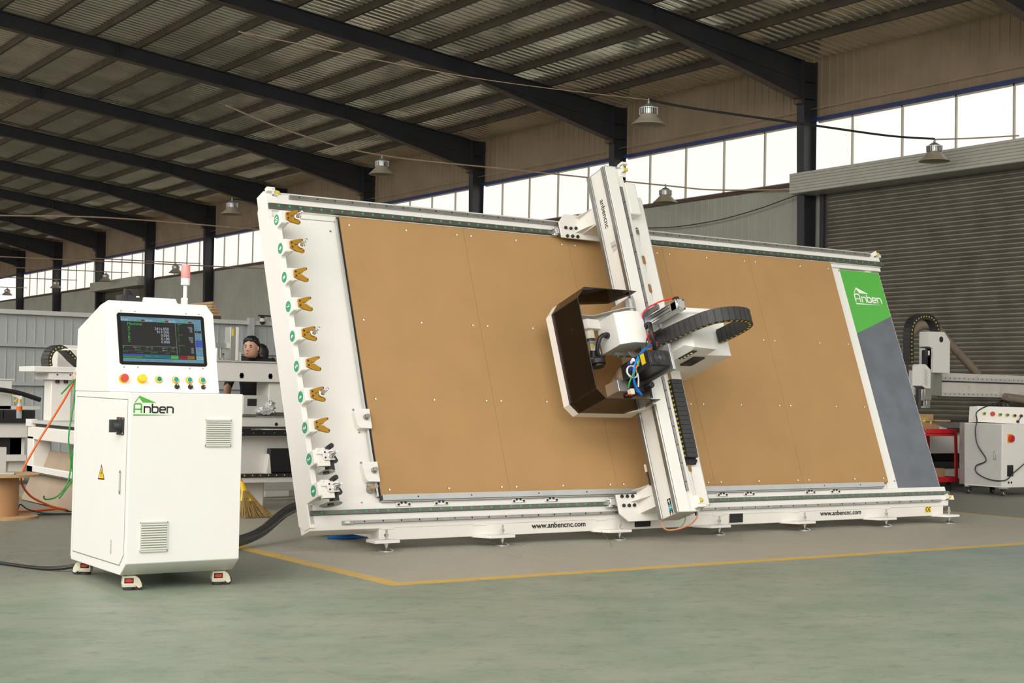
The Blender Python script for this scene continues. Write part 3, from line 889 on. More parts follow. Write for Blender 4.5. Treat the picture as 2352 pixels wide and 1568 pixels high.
r = MB(T); r.mat(0).box(8.578, 8.606, -.20, 2.76, .605, .630)
s = -.12
while s < 2.76: r.mat(1).cyl((8.592, s, .630), (8.592, s, .6315), .007, n=8); s += .17
r.build('gear_rack', [M_steel, M_ink], gan, smooth=False)
# side carrier plate with oval slots
p = MB(T); xs0, xs1 = 8.66, 8.945
sl = [.05 + .29*i for i in range(10)]
cuts = [-.30] + [(u + v)/2 for u, v in zip(sl, sl[1:])] + [2.74]
for s_, a, c in zip(sl, cuts, cuts[1:]):
    ov = [(8.7935 + .021*cos(t), s_ + (.026 if t < PI else -.026) + .021*sin(t)) for t in [PI*k/8 for k in range(9)] + [PI + PI*k/8 for k in range(9)]]
    hf = ov[4:14]; ot = ov[14:] + ov[:5]      # left half, right half
    p.prism([(xs0, a), (8.7935, a), hf[-1]] + hf[::-1][1:] + [(8.7935, c), (xs0, c)], .49, .496, 2)
    p.prism([(8.7935, a), (xs1 - .02, a), (xs1 - .02, c), (8.7935, c)] + ot[::-1][0:], .49, .496, 2)
p.prism([(-.30, .496), (2.74, .496), (2.74, .452), (-.30, .452)], xs1 - .026, xs1 - .02, 0) if False else None
p.prism([(xs1 - .02, .490), (xs1 - .02, .496), (xs1 + .03, .452), (xs1 + .025, .448)], -.30, 2.74, 1)
p.prism([(8.66, .49), (8.66, .40), (8.665, .40), (8.665, .49)], -.3, 2.7, 1)
p.build('carrier_plate', M_white, gan, smooth=False)
b = MB(T); b.prism([(8.665, .496), (8.80, .496), (8.80, .60), (8.70, .604), (8.665, .604)], 2.50, 2.83, 1)
b.build('motor_cover', M_white, gan, bevel=.012)
# brackets on the top and bottom rails
for top in (0, 1):
    g = MB(T); s0 = -.075 if not top else 2.45
    if not top:
        g.prism([(8.225, -.075), (8.66, -.075), (8.66, -.325), (8.31, -.325), (8.225, -.25)], .075, .092, 2)
        sa, sb, sm = -.275, -.02, -.14
    else:
        g.prism([(8.205, 2.45), (8.66, 2.445), (8.66, 2.70), (8.285, 2.70), (8.205, 2.61)], .075, .092, 2)
        sa, sb, sm = 2.48, 2.70, 2.52
    # hollow arm out to the column
    g.prism([(8.46, .092), (8.46, .345), (8.66, .345), (8.66, .092)], sa + .02, sb - .02, 1)
    g.prism([(8.38, .092), (8.46, .092), (8.46, .30)], sm - .006, sm + .006, 1)
    g.prism([(8.40, .092), (8.46, .30), (8.46, .092)], sb - .03, sb - .024, 1)
    bk = g.build('rail_bracket', M_cast, gan, bevel=.003)
    k = MB(T); bs = [(8.283, -.094), (8.344, -.095), (8.405, -.095), (8.283, -.179), (8.344, -.18), (8.405, -.179)] if not top else [(8.268, 2.552), (8.328, 2.55), (8.39, 2.556), (8.269, 2.466), (8.33, 2.468), (8.391, 2.467)]
    for x, s in bs: k.cyl((x, s, .09), (x, s, .106), .016, n=12)
    k.build('bolt', M_black, bk)
    k = MB(T); sr = -.134 if not top else 2.53
    k.box(8.21, 8.62, sr - .042, sr + .042, .02, .076)
    k.build('rail_block', M_steel, bk, smooth=False)
    k = MB(T); k.box(8.165, 8.21, sr - .03, sr + .03, .018, .07).box(8.15, 8.19, sr - .045, sr - .02, .03, .06).box(8.15, 8.18, sr + .02, sr + .04, .03, .06).cyl((8.13, sr - .036, .045), (8.16, sr - .036, .045), .008, n=8)
    k.build('grease_fitting', M_chrome, bk, bevel=.003)
# lettering on the left flank, axis sticker, buffers, loose cable
fl_ = lambda a, c, o: T(8.4495 - o, a, c)
b = MB(fl_); b.text('anbencnc', 2.683, .452, h=.060, w=.292, o=.0012, dx=(-1, 0), dy=(0, 1), bold=.012); b.build('lettering', M_ink, gan, smooth=False)
b = MB(fl_)
b.mat(0).rect(-.395, -.24, .495, .542, .0012)
b.mat(1).rect(-.345, -.292, .495, .542, .0016)
b.mat(2)
for c, sg in ((-.267, 1), (-.370, -1)):
    b.add([(c + sg*.022, .5185, .002), (c, .5335, .002), (c, .5035, .002)], [(0, 1, 2)]); b.rect(c - .018 if sg > 0 else c, c if sg > 0 else c + .018, .513, .524, .002)
for q in ([(-.325, .535), (-.318, .519)], [(-.325, .503), (-.318, .519)], [(-.318, .519), (-.301, .519)]): b.ribbon(q, .006, .002)
b.mat(3)
for c in (-.267, -.370): b.rect(c - .004, c + .004, .517, .520, .0024); b.rect(c - .0015, c + .0015, .514, .523, .0024)
b.build('axis_sticker', [M_ink, M_teal, M_winkl, M_red], gan, smooth=False)
buffer(lambda a, b_, c: T(8.70 + b_*.9, -.285 + a*.6, .60 + c), gan)
buffer(lambda a, b_, c: T(8.64 + b_, 2.945 + a*.6, .63 + c), gan)
b = MB(T); b.box(8.63, 8.73, -.345, -.235, .59, .602).box(8.64, 8.74, -.36, -.335, .60, .66).box(8.62, 8.70, 2.88, 3.0, .60, .612).box(8.63, 8.70, 2.985, 3.01, .60, .67)
b.build('buffer_bracket', M_white, gan, bevel=.004)
b = MB(T); b.mat(1).box(8.446, 8.45, 2.185, 2.235, .478, .545)
b.mat(1).box(8.446, 8.45, 2.14, 2.19, .485, .548)
b.build('access_hole', [M_white, M_grayw], gan, smooth=False)
b = MB(T); b.mat(0).tube(cr([(8.655, -.39, .60), (8.652, -.44, .60), (8.60, -.49, .53), (8.50, -.50, .42), (8.46, -.46, .36), (8.465, -.39, .355)], 8), .007, 8)
b.mat(1).tube(cr([(8.61, -.39, .50), (8.60, -.44, .50), (8.56, -.49, .45), (8.48, -.492, .40)], 8), .005, 6)
b.mat(2).cyl((8.655, -.385, .60), (8.655, -.42, .60), .013, n=10)
b.build('loose_cable', [P('faded_orange', (.55, .20, .10), .5), P('faded_green', (.16, .28, .09), .5), M_black], gan)
b = MB(T); b.mat(0).box(8.42, 8.435, .06, .13, .32, .335).mat(1).tube([(8.43, .06, .33), (8.44, .0, .33), (8.445, -.06, .32)], .009)
b.build('limit_switch', [M_cream, M_black], gan)
ch = MB(); chain(ch, [T(8.79, .86, .545), T(8.79, .5, .545), T(8.785, .2, .545), T(8.783, .12, .545)], Vector((1, 0, 0)), .125, .07, 17, .0105)
chain(ch, [T(8.783, .115, .543), T(8.783, .095, .525), T(8.783, .085, .505)], Vector((1, 0, 0)), .125, .06, 1, 0)
ch.build('cable_chain', [M_chain, M_dot], gan, smooth=False)

# ---------------------------------------------------------------- working head sliding on the column
hd = thing('cutting_head', T(8.4, .9, .5), 'multi-spindle cutting head with white covers and a smoked hood on the gantry', 'cutting head')
b = MB(T); b.box(8.385, 8.425, .66, 1.62, .36, .66); b.build('slide_plate', M_alu, hd, bevel=.003)
for s in (.74, 1.50):
    for o in (.372, .598):
        b = MB(T); b.box(8.40, 8.447, s - .06, s + .06, o - .033, o + .033); b.build('rail_block', M_steel, hd, smooth=False)
# z-axis slides seen between the covers
b = MB(T)
b.mat(0).box(8.36, 8.46, 1.16, 1.40, .66, .80).mat(1).box(8.37, 8.395, 1.36, 1.40, .60, 1.0).box(8.37, 8.395, 1.18, 1.22, .60, .98)
b.mat(2).box(8.34, 8.372, 1.35, 1.41, .72, .78).box(8.34, 8.372, 1.17, 1.23, .72, .78)
for s in (1.38, 1.20):
    for o in (.84, .92): b.mat(3).cyl((8.369, s, o), (8.3685, s, o), .008, n=8)
b.build('slide_rail', [M_alu, M_steel, M_redp, M_gdot], hd, smooth=False)
# hood: back edge near the board, front edge toward the room
HB = [(8.39, 1.63), (7.80, 1.635), (7.705, 1.53), (7.71, .685), (7.79, .60), (8.39, .595)]


def hood_strip(mb, pts, oa, ob, th):
    n = len(pts)
    c = Vector((8.1, 1.1))
    inn = [tuple(Vector(p) + (c - Vector(p)).normalized()*th) for p in pts]
    mb.add([(p[0], p[1], oa[i]) for i, p in enumerate(pts)] + [(p[0], p[1], ob[i]) for i, p in enumerate(pts)] +
           [(p[0], p[1], oa[i]) for i, p in enumerate(inn)] + [(p[0], p[1], ob[i]) for i, p in enumerate(inn)],
           [(i, i + 1, n + i + 1, n + i) for i in range(n - 1)] + [(2*n + i, 3*n + i, 3*n + i + 1, 2*n + i + 1) for i in range(n - 1)] +
           [(i, 2*n + i, 2*n + i + 1, i + 1) for i in range(n - 1)] + [(n + i, n + i + 1, 3*n + i + 1, 3*n + i) for i in range(n - 1)] +
           [(0, n, 3*n, 2*n), (n - 1, 3*n - 1, 4*n - 1, 2*n - 1) if False else (n - 1, 2*n - 1, 4*n - 1, 3*n - 1)])


rim = [(7.80, 1.635), (7.705, 1.53), (7.71, .685), (7.79, .60), (8.28, .597), (8.44, .595)]
b = MB(T); hood_strip(b, rim, [.25]*6, [.36, .36, .36, .36, .36, .52], .006)
b.build('hood_rim', M_white, hd, smooth=False)
panes = [([(8.39, 1.63), (8.30, 1.632), (7.80, 1.635)], [.68, .44, .33], [.75, .75, .75]),
         ([(7.80, 1.635), (7.705, 1.53)], [.33, .34], [.75, .75]),
         ([(7.705, 1.53), (7.71, .685)], [.34, .34], [.75, .75]),
         ([(7.71, .685), (7.79, .60)], [.34, .34], [.75, .75]),
         ([(7.79, .60), (8.28, .597), (8.37, .596), (8.392, .596)], [.36, .36, .60, .70], [.75, .75, .75, .745])]
for pts, oa, ob in panes:
    b = MB(T)
    n = len(pts); b.add([(p[0], p[1], oa[i]) for i, p in enumerate(pts)] + [(p[0], p[1], ob[i]) for i, p in enumerate(pts)], [(i, i + 1, n + i + 1, n + i) for i in range(n - 1)])
    pane = b.build('hood_pane', M_smoke, hd, smooth=False, fixn=False)
    so = pane.modifiers.new('t', 'SOLIDIFY'); so.thickness = .004; so.offset = 0
    pane['label'] = 'smoked dark pane'
b = MB(T)
b.tube([(8.39, 1.63, .75), (7.80, 1.635, .75), (7.705, 1.53, .75), (7.71, .685, .75), (7.79, .60, .75), (8.392, .596, .75)], .0035, 6)
for q in (((7.80, 1.635, .33), (7.80, 1.635, .75)), ((7.705, 1.53, .34), (7.705, 1.53, .75)), ((7.71, .685, .34), (7.71, .685, .75)), ((7.79, .60, .36), (7.79, .60, .75))): b.tube(q, .0028, 6)
b.build('pane_edge', M_black, hd)
# white arm carrying the hood
b = MB(T)
b.prism([(7.80, .34), (8.13, .34), (8.40, .62), (8.40, .68), (8.30, .66), (8.10, .44), (7.80, .44)], 1.50, 1.508, 1)
b.prism([(7.80, .34), (8.12, .34), (8.12, .35), (7.80, .35)], 1.44, 1.50, 1)
b.prism([(8.12, .34), (8.40, .62), (8.39, .63), (8.11, .35)], 1.44, 1.50, 1)
b.box(8.36, 8.42, 1.42, 1.60, .60, .66).prism([(8.06, .40), (8.36, .60), (8.36, .66), (8.06, .46)], 1.40, 1.41, 1)
b.build('hood_arm', M_grayw, hd, smooth=False, bevel=.002)
b = MB(T); b.box(8.36, 8.40, .58, .66, .58, .68).box(8.33, 8.40, .60, .615, .55, .70); b.build('hood_clip', M_alu, hd, smooth=False)


# faceted white cover over the upper motor (left)
def facet_box(name, x0, x1, s0, s1, o0, o1, ch, parent, mat=M_white, right=False):
    g = MB(T)
    g.prism([(x0, o0), (x0, o1 - ch*.6), (x0 + ch, o1), (x1, o1), (x1, o0)] if not right else [(x0, o0), (x0, o1), (x1, o1), (x1, o0)], s0, s1, 1)
    return g.build(name, mat, parent, bevel=.003)


facet_box('motor_cover', 8.06, 8.33, 1.10, 1.40, .50, .83, .11, hd)
# second angled head with saw behind the smoked pane
b = MB(T)
b.prism([(7.86, .40), (7.90, .36), (8.06, .36), (8.10, .42), (8.06, .55), (7.92, .56), (7.86, .50)], 1.33, 1.42, 1)
b.build('swivel_block', M_white, hd, bevel=.004)
b = MB(T); b.mat(0).cyl((7.97, 1.33, .47), (7.97, 1.25, .47), .055, n=24).mat(1).cyl((7.97, 1.25, .47), (7.97, 1.22, .47), .05, n=24)
b.mat(2).box(7.92, 8.02, 1.02, 1.22, .42, .53).mat(3).box(7.925, 7.95, 1.15, 1.19, .528, .534)
b.mat(0).cyl((7.955, 1.27, .522), (7.955, 1.27, .527), .006, n=8)
b.build('angle_head', [M_cream, M_black, M_alu, M_yel], hd, bevel=.003)
b = MB(T); b.cyl((7.97, 1.0, .50), (7.97, 1.04, .50), .085, n=28).cyl((7.98, .98, .50), (7.98, 1.0, .50), .06, n=24).cyl((7.93, 1.06, .52), (7.93, 1.12, .54), .03, n=14)
b.build('saw_guard', M_black, hd)
b = MB(T); b.tube(cr([(8.065, 1.235, .63), (8.01, 1.235, .64), (7.965, 1.21, .63), (7.945, 1.15, .60), (7.95, 1.09, .57), (7.99, 1.05, .55), (8.04, 1.07, .53)], 7), .020, 12)
b.cyl((8.072, 1.235, .625), (8.03, 1.235, .635), .028, n=16)
b.build('suction_hose', M_black, hd)
b = MB(T); b.tube(cr([(8.345, 1.26, .83), (8.33, 1.25, .90), (8.30, 1.19, .93), (8.30, 1.12, .93), (8.33, 1.05, .90), (8.36, 1.01, .85)], 7), .020, 12)
b.cyl((8.352, 1.262, .80), (8.34, 1.257, .87), .027, n=16); b.build('suction_hose', M_black, hd)
# black spindle motor with fan
b = MB(T); b.prism([(8.15, .815), (8.365, .815), (8.365, .965), (8.15, .965)], .60, 1.0, 2)
b.prism([(8.155, .82), (8.36, .82), (8.36, .96), (8.155, .96)], 1.0, 1.012, 2)
sp = b.build('spindle_motor', M_black, hd, bevel=.006)
b = MB(T); cx, cs = 8.257, .89
b.mat(0).disc(cx, cs, .064, 1.0135, 36)
for r in (.028, .036, .044, .052, .060): b.mat(1).tube([(cx + r*cos(2*PI*k/36), cs + r*sin(2*PI*k/36), 1.016) for k in range(37)], .0016, 5)
b.mat(1).cyl((cx, cs, 1.013), (cx, cs, 1.018), .02, n=20)
for a in range(4): b.tube([(cx, cs, 1.016), (cx + .062*cos(a*PI/2 + .1), cs + .062*sin(a*PI/2 + .1), 1.016)], .0018, 5)
b.build('fan_grille', [P('fan_dark', (.008, .008, .008), .6), P('fan_wire', (.09, .09, .09), .5)], sp)
b = MB(T); b.mat(0).prism([(.86, .89), (.955, .885), (.955, .94), (.86, .945)], 8.1485, 8.1495, 0)
b.build('rating_label', [M_tape], sp, smooth=False); b = MB(T)
b.mat(1).prism([(.865, .70), (.955, .70), (.955, .78), (.865, .78)], 8.1485, 8.1495, 0)
b.mat(2).prism([(.925, .745), (.953, .745), (.953, .778), (.925, .778)], 8.1475, 8.1487, 0)
b.build('rating_label', [M_tape, P('navy_label', (.02, .05, .22), .5), M_winkl], sp, smooth=False)
b = MB(T); b.lathe(T(8.255, .89, .60), -TN, [(.09, 0), (.095, .02), (.095, .10), (.075, .13), (.06, .16), (.06, .20), (.035, .22), (.035, .27)], 28)
b.build('spindle_nose', M_alu, sp)
b = MB(T); b.cyl((8.255, .80, .42), (8.255, .84, .36), .075, n=28).box(8.20, 8.33, .76, .86, .44, .62); b.build('saw_housing', M_black, sp, bevel=.004)
b = MB(T); b.box(8.24, 8.30, .70, .79, .45, .68).cyl((8.33, .735, .66), (8.33, .735, .76), .03, n=16).cyl((8.35, .72, .70), (8.38, .61, .66), .012, n=10); b.build('blow_motor', M_black, hd, bevel=.004)
b = MB(T); b.prism([(8.08, .42), (8.12, .36), (8.30, .36), (8.34, .46), (8.30, .58), (8.10, .58)], .73, .84, 1); b.build('spindle_guard', M_alu, hd, bevel=.004)
b = MB(T)
for i in range(4): b.cyl((8.20 + .03*i, 1.06 - .006*i, .70), (8.20 + .03*i, .97, .75), .010, n=10)
for x, s in ((8.19, .955), (8.23, .95)): b.cyl((x, s, .72), (x, s + .03, .76), .016, n=10)
b.cyl((8.146, .90, .83), (8.125, .91, .85), .018, n=10).cyl((8.146, .93, .80), (8.12, .935, .82), .016, n=10).cyl((8.146, .88, .80), (8.12, .875, .82), .014, n=10)
b.build('air_fitting', M_chrome, hd)
b = MB(T); b.box(8.372, 8.40, .78, 1.02, .64, 1.03); b.build('spindle_plate', M_alu, hd, bevel=.002)
b = MB(T); b.mat(0).prism([(8.10, .60), (8.37, .60), (8.37, .64), (8.10, .64)], 1.045, 1.075, 1)
for x in (8.13, 8.2, 8.3): b.mat(1).cyl((x, 1.045, .62), (x, 1.035, .62), .009, n=8)
b.build('cross_rail', [M_steel, M_gdot], hd, smooth=False)
# right covers
b = MB(T); b.prism([(8.73, .26), (8.73, .84), (8.78, .91), (9.205, .915), (9.205, .26)], .972, 1.43, 1)
cb = b.build('side_cover', M_white, hd, bevel=.003)
b = MB(lambda x, s, o: T(x, s, o))
b.add([(8.60, 1.03, .66), (8.60, 1.03, .98), (8.60, 1.345, .98), (8.60, 1.345, .66), (8.66, .974, .66), (8.66, .974, .99), (8.655, .99, 1.05), (8.66, 1.30, 1.05), (8.91, .974, 1.05), (8.91, 1.32, 1.05), (8.91, 1.345, .66), (8.91, .974, .66), (8.91, 1.40, .90), (8.62, 1.40, .88)],
      [(0, 1, 2, 3), (0, 4, 5, 1), (1, 6, 7, 2), (1, 5, 6), (5, 8, 6), (6, 8, 9, 7), (4, 11, 8, 5), (7, 9, 12, 13), (2, 7, 13), (8, 11, 10, 12, 9), (3, 2, 13, 12, 10), (0, 3, 10, 11, 4)])
b.build('front_cover', M_white, hd, bevel=.002)
b = MB(T); b.mat(0).box(8.80, 8.93, .958, .974, .66, .86)
for k in range(5):
    r = .052 - .009*k; b.mat(1).tube([(8.865 + r*cos(2*PI*i/24), .957, .76 + r*1.4*sin(2*PI*i/24)) for i in range(25)], .0018, 5)
b.build('fan_guard', [M_black, P('fan_wire_dark', (.05, .05, .05), .5)], hd, bevel=.002)
b = MB(T); b.mat(0).box(8.665, 8.72, .966, .974, .80, 1.0)
for i in range(4): b.mat(1).cyl((8.69, .966, .82 + .045*i), (8.69, .958, .82 + .045*i), .013, n=12)
b.build('connector_strip', [M_black, M_alu], hd, smooth=False)
# pneumatic cylinder
b = MB(T); b.prism([(8.45, 1.30), (8.53, 1.30), (8.545, 1.315), (8.545, 1.375), (8.53, 1.39), (8.465, 1.39), (8.45, 1.375)], .76, 1.15, 2)
b.box(8.45, 8.55, 1.295, 1.395, 1.08, 1.16)
cy = b.build('air_cylinder', M_alu, hd, bevel=.004)
b = MB(T); b.mat(0).cyl((8.498, 1.345, 1.16), (8.498, 1.345, 1.166), .036, n=24)
for dx in (-.04, .04):
    for ds in (-.04, .04): b.mat(1).cyl((8.498 + dx, 1.345 + ds, 1.16), (8.498 + dx, 1.345 + ds, 1.165), .007, n=8)
b.mat(1).box(8.47, 8.51, 1.395, 1.42, 1.10, 1.15)
for s in (1.315, 1.345, 1.372): b.mat(1).box(8.448, 8.4495, s - .003, s + .003, .80, 1.07)
b.build('cylinder_cap', [M_alu, M_black], cy, smooth=False)
b = MB(T); b.mat(0).prism([(8.38, .62), (8.56, .62), (8.56, .79), (8.38, .79)], 1.28, 1.30, 1).box(8.38, 8.56, 1.26, 1.41, .72, .745).box(8.40, 8.47, 1.30, 1.42, .60, .76)
b.build('cylinder_mount', M_alu, hd, bevel=.003)
b = MB(T); b.mat(0).tube(cr([(8.46, 1.415, 1.125), (8.40, 1.42, 1.02), (8.34, 1.40, .90), (8.31, 1.36, .86), (8.35, 1.30, .80), (8.39, 1.24, .76)], 8), .0075, 8)
b.mat(1).tube(cr([(8.40, 1.405, .82), (8.45, 1.43, .90), (8.42, 1.43, .93), (8.36, 1.415, .90), (8.325, 1.37, .86), (8.36, 1.30, .80), (8.41, 1.22, .76)], 8), .0075, 8)
b.mat(0).tube(cr([(8.46, 1.19, .80), (8.37, 1.19, .83), (8.33, 1.15, .83), (8.36, 1.11, .83), (8.44, 1.11, .82)], 8), .0085, 8)
b.mat(1).tube(cr([(8.48, 1.12, .80), (8.36, 1.08, .83), (8.24, 1.02, .86), (8.155, .95, .86), (8.10, .86, .84), (8.10, .77, .80), (8.14, .70, .76), (8.19, .66, .74)], 8), .011, 8)
b.mat(1).cyl((8.16, .675, .75), (8.205, .645, .73), .017, .014, n=10)
b.build('air_hose', [M_rcable, M_bcable], hd)
b = MB(T); b.mat(0).tube(cr([(8.48, 1.11, .79), (8.38, 1.06, .83), (8.26, 1.0, .86), (8.17, .93, .87), (8.12, .86, .85), (8.09, .80, .82)], 8), .0085, 8)
b.mat(1).tube(cr([(8.48, 1.10, .79), (8.36, 1.055, .82), (8.24, .99, .85), (8.16, .91, .86), (8.10, .83, .84), (8.05, .74, .80), (8.045, .69, .77)], 8), .007, 8)
b.tube(cr([(8.13, .86, .86), (8.14, .91, .87), (8.16, .95, .86)], 6), .008, 8)
b.mat(2).tube(cr([(8.48, 1.115, .79), (8.37, 1.07, .825), (8.25, 1.01, .85), (8.16, .94, .865), (8.125, .88, .86)], 8), .007, 8)
pts = []
for k in range(46):
    a = k/46*2*PI*3.2; pts.append((8.10 + .058*cos(a), .83 + .055*sin(a), .80 + .006*sin(k*.7)))
b.mat(3).tube(pts, .006, 7).tube(cr([(8.15, .86, .80), (8.155, .78, .80), (8.15, .70, .78)], 6), .007, 7)
for i in range(5): b.mat(4).tube(cr([(8.47, 1.125 + .006*i, .80), (8.34, 1.13 + .008*i, .83), (8.27, 1.07, .85 + .004*i), (8.24, .96, .86)], 6), .0028, 6)
b.build('wire_bundle', [M_orange, M_gcable, P('sage_cable', (.35, .40, .22), .5), M_wcable, M_wrap], hd)
b = MB(T); b.box(8.05, 8.09, .63, .68, .74, .79).mat(1).box(8.02, 8.06, .625, .635, .74, .78); b.build('wire_connector', [M_cream, M_red], hd, bevel=.002)
# cable carrier loop
hp = [(8.45, .74), (8.49, .85), (8.53, 1.05), (8.585, 1.25), (8.65, 1.37), (8.745, 1.43), (8.86, 1.452), (8.99, 1.43), (9.075, 1.36), (9.112, 1.27), (9.116, 1.15), (9.106, 1.03), (9.095, .93)]
ch = MB(); chain(ch, cr([T(x, 1.15, o) for x, o in hp], 8), TD, .125, .055, 28, .010)
ch.build('cable_chain', [M_chain, M_dot], hd, smooth=False)


# ---------------------------------------------------------------- control cabinet
CX0, CX1, CYF, CYB = 3.201, 3.954, 8.904, 9.987
cab = thing('control_cabinet', (3.58, 9.45, 0), 'white wheeled control cabinet with a slanted screen panel, in front at the left', 'control cabinet')
b = MB()
prof = [(CYF, .18), (8.99, .10), (CYB - .02, .10), (CYB, .13), (9.966, 1.675), (9.455, 1.84), (9.441, 1.805), (9.291, 1.2435), (CYF, 1.243)]
ins = .001
# lower body, full width with chamfered bottom corners
b.prism([(CYF, .18), (CYF + .10, .10), (CYB - .02, .10), (CYB, .13), (CYB, 1.24), (CYF, 1.243)], CX0, CX1, 0)
b.build('cabinet_body', M_cab, cab, bevel=.005)
b = MB()
L = [(9.291, 1.2435), (9.441, 1.8035), (9.475, 1.838), (9.966, 1.675), (CYB, 1.24)]
k = .036
b.add([(CX0, 9.291, 1.2435), (CX0, 9.4345, 1.779), (CX0, 9.52, 1.81), (CX0, 9.966, 1.662), (CX0, CYB, 1.2435),
       (CX1, 9.291, 1.2435), (CX1, 9.4345, 1.779), (CX1, 9.52, 1.81), (CX1, 9.966, 1.662), (CX1, CYB, 1.2435),
       (CX0 + k, 9.4455, 1.8205), (CX1 - k, 9.4455, 1.8205), (CX0 + k, 9.47, 1.843), (CX1 - k, 9.47, 1.843), (CX0 + k, 9.966, 1.685), (CX1 - k, 9.966, 1.685)],
      [(0, 1, 2, 3, 4), (5, 9, 8, 7, 6), (0, 5, 6, 11, 10, 1), (10, 11, 13, 12), (12, 13, 15, 14), (1, 10, 12, 2), (2, 12, 14, 3), (6, 7, 13, 11), (7, 8, 15, 13), (3, 14, 15, 8, 9, 4), (4, 9, 5, 0)])
con = b.build('console_head', M_cab, cab, bevel=.003)
PV = Vector((0, .151, .56)).normalized(); PN = Vector((1, 0, 0)).cross(PV); PO = Vector((CX0, 9.291, 1.2435))


def Pf(u, v, n): return PO + Vector((u, 0, 0)) + PV*v + PN*n


# door, lock plate, handle, warning sign on the left side
b = MB(lambda y, z, o: Vector((CX0 - o, y, z)))
b.prism([(9.06, .205), (9.02, .165), (9.93, .165), (9.93, 1.200), (CYF + .045, 1.193), (CYF + .045, .29)][2:] + [(CYF + .045, .235), (9.02, .165)], 0.0, .003, 2)
door = b.build('side_door', M_cab, cab, smooth=False, bevel=.0015)
b = MB(lambda y, z, o: Vector((CX0 - o, y, z)))
q = [(9.93, .160), (9.015, .160), (CYF + .040, .232), (CYF + .040, 1.197), (9.935, 1.205), (9.935, .160)]
b.ribbon(q, .005, .0006)
b.build('door_seam', P('seam_grey', (.22, .22, .21), .7), cab, smooth=False)
b = MB(lambda y, z, o: Vector((CX0 - o, y, z)))
b.mat(0).prism([(8.995, .975), (9.115, .975), (9.12, .98), (9.12, 1.08), (9.115, 1.085), (8.995, 1.085), (8.99, 1.08), (8.99, .98)], .003, .010, 2)
b.mat(0).cyl((9.055, 1.03, .008), (9.055, 1.03, .022), .042, n=24)
b.prism([(9.045, .99), (9.066, .99), (9.07, 1.07), (9.04, 1.07)], .02, .075, 2).cyl((9.055, 1.03, .02), (9.055, 1.03, .055), .030, .024, 20)
b.mat(1).cyl((9.055, 1.075, .010), (9.055, 1.075, .012), .008, n=12)
b.mat(2)
for y in (9.0, 9.11):
    for z in (.985, 1.075): b.cyl((y, z, .010), (y, z, .012), .005, n=8)
b.build('rotary_switch', [P('switch_black', (.035, .036, .038), .5), M_red, M_chrome], door, bevel=.002)
b = MB(lambda y, z, o: Vector((CX0 - o, y, z)))
b.mat(0).prism([(9.02, .61), (9.036, .60), (9.052, .61), (9.052, .745), (9.036, .755), (9.02, .745)], .003, .007, 2)
b.mat(1).prism([(9.026, .625), (9.046, .625), (9.046, .735), (9.026, .735)], .007, .009, 2)
b.build('door_handle', [M_chrome, M_grayw], door, smooth=False)
b = MB(lambda y, z, o: Vector((CX0 - o, y, z)))
b.mat(1).poly([(9.33, .676), (9.46, .672), (9.395, .775)], .0036)
b.mat(0).poly([(9.343, .684), (9.447, .681), (9.395, .760)], .0042)
b.mat(1).ribbon([(9.398, .738), (9.385, .716), (9.403, .716), (9.39, .694)], .006, .0048)
b.build('warning_sticker', [M_yplas, M_ink], door, smooth=False)
b = MB(lambda y, z, o: Vector((CX0 - o, y, z)))
b.poly([(9.16, .22), (9.19, .21), (9.185, .30), (9.16, .31)], .0036)
b.build('scuff_mark', P('scuff', (.55, .50, .46), .7, var=.3, scale=60), door, smooth=False)


def vent(u0, u1, z0, z1):
    f2 = lambda x, z, o: Vector((x, CYF - o, z))
    g = MB(f2)
    g.mat(1).box(u0 + .006, u1 - .006, z0 + .006, z1 - .006, 0, .002)
    g.mat(0).box(u0, u1, z0, z0 + .012, 0, .012).box(u0, u1, z1 - .008, z1, 0, .012).box(u0, u0 + .006, z0, z1, 0, .008).box(u1 - .004, u1, z0, z1, 0, .012)
    n = 11; h = (z1 - z0 - .020)/n
    for i in range(n):
        z = z0 + .012 + i*h
        g.prism([(z + h*.10, .012), (z + h*.25, .013), (z + h*.98, .004), (z + h*.80, .001)], u0 + .004, u1 - .004, 0)
    g.build('vent_grille', [M_vent, P('vent_dark', (.09, .09, .07), .9)], cab, smooth=False)


vent(3.700, 3.874, .905, 1.078); vent(3.288, 3.464, .250, .437)
b = MB(lambda x, z, o: Vector((x, CYF - o, z)))
logo(b, 3.222, 1.098, .264, .0012, 0, 1)
b.build('logo_decal', [M_ggreen, M_ink], cab, smooth=False)
# screen
b = MB(Pf)
r = .012
b.prism([(.077 + r, .184), (.68 - r, .184), (.68, .184 + r), (.68, .536 - r), (.68 - r, .536), (.077 + r, .536), (.077, .536 - r), (.077, .184 + r)], 0, .006, 2)
scr = b.build('screen_bezel', P('gloss_black', (.008, .008, .008), .3, spec=.15), cab, bevel=.002)
C = {'bg': EM('screen_black', (.012, .011, .009), 1), 'blue': EM('screen_sky', (.23, .50, .66), .9), 'pale': EM('screen_pale', (.42, .75, .82), .9),
     'green': EM('screen_green', (.06, .72, .10), .9), 'red': EM('screen_red', (.42, .01, .02), .8), 'vio': EM('screen_violet', (.09, .11, .85), .8),
     'teal': EM('screen_teal', (.01, .22, .29), .9), 'lime': EM('screen_lime', (.09, .80, .12), .9), 'amber': EM('screen_amber', (.46, .20, .02), .9),
     'txt': EM('screen_text_white', (.70, .80, .92), 1), 'grn': EM('screen_text_green', (.06, .75, .12), 1), 'ink': EM('screen_text_dark', (.03, .05, .07), 1),
     'line': EM('screen_line', (.40, .42, .50), .8), 'key': EM('screen_key', (.20, .47, .62), .9), 'gr2': EM('screen_deep_green', (.03, .42, .05), .9)}
KEY = list(C)
sx, sy = .101, .5105          # top left corner of the picture
SWd, SHd = .555, .306
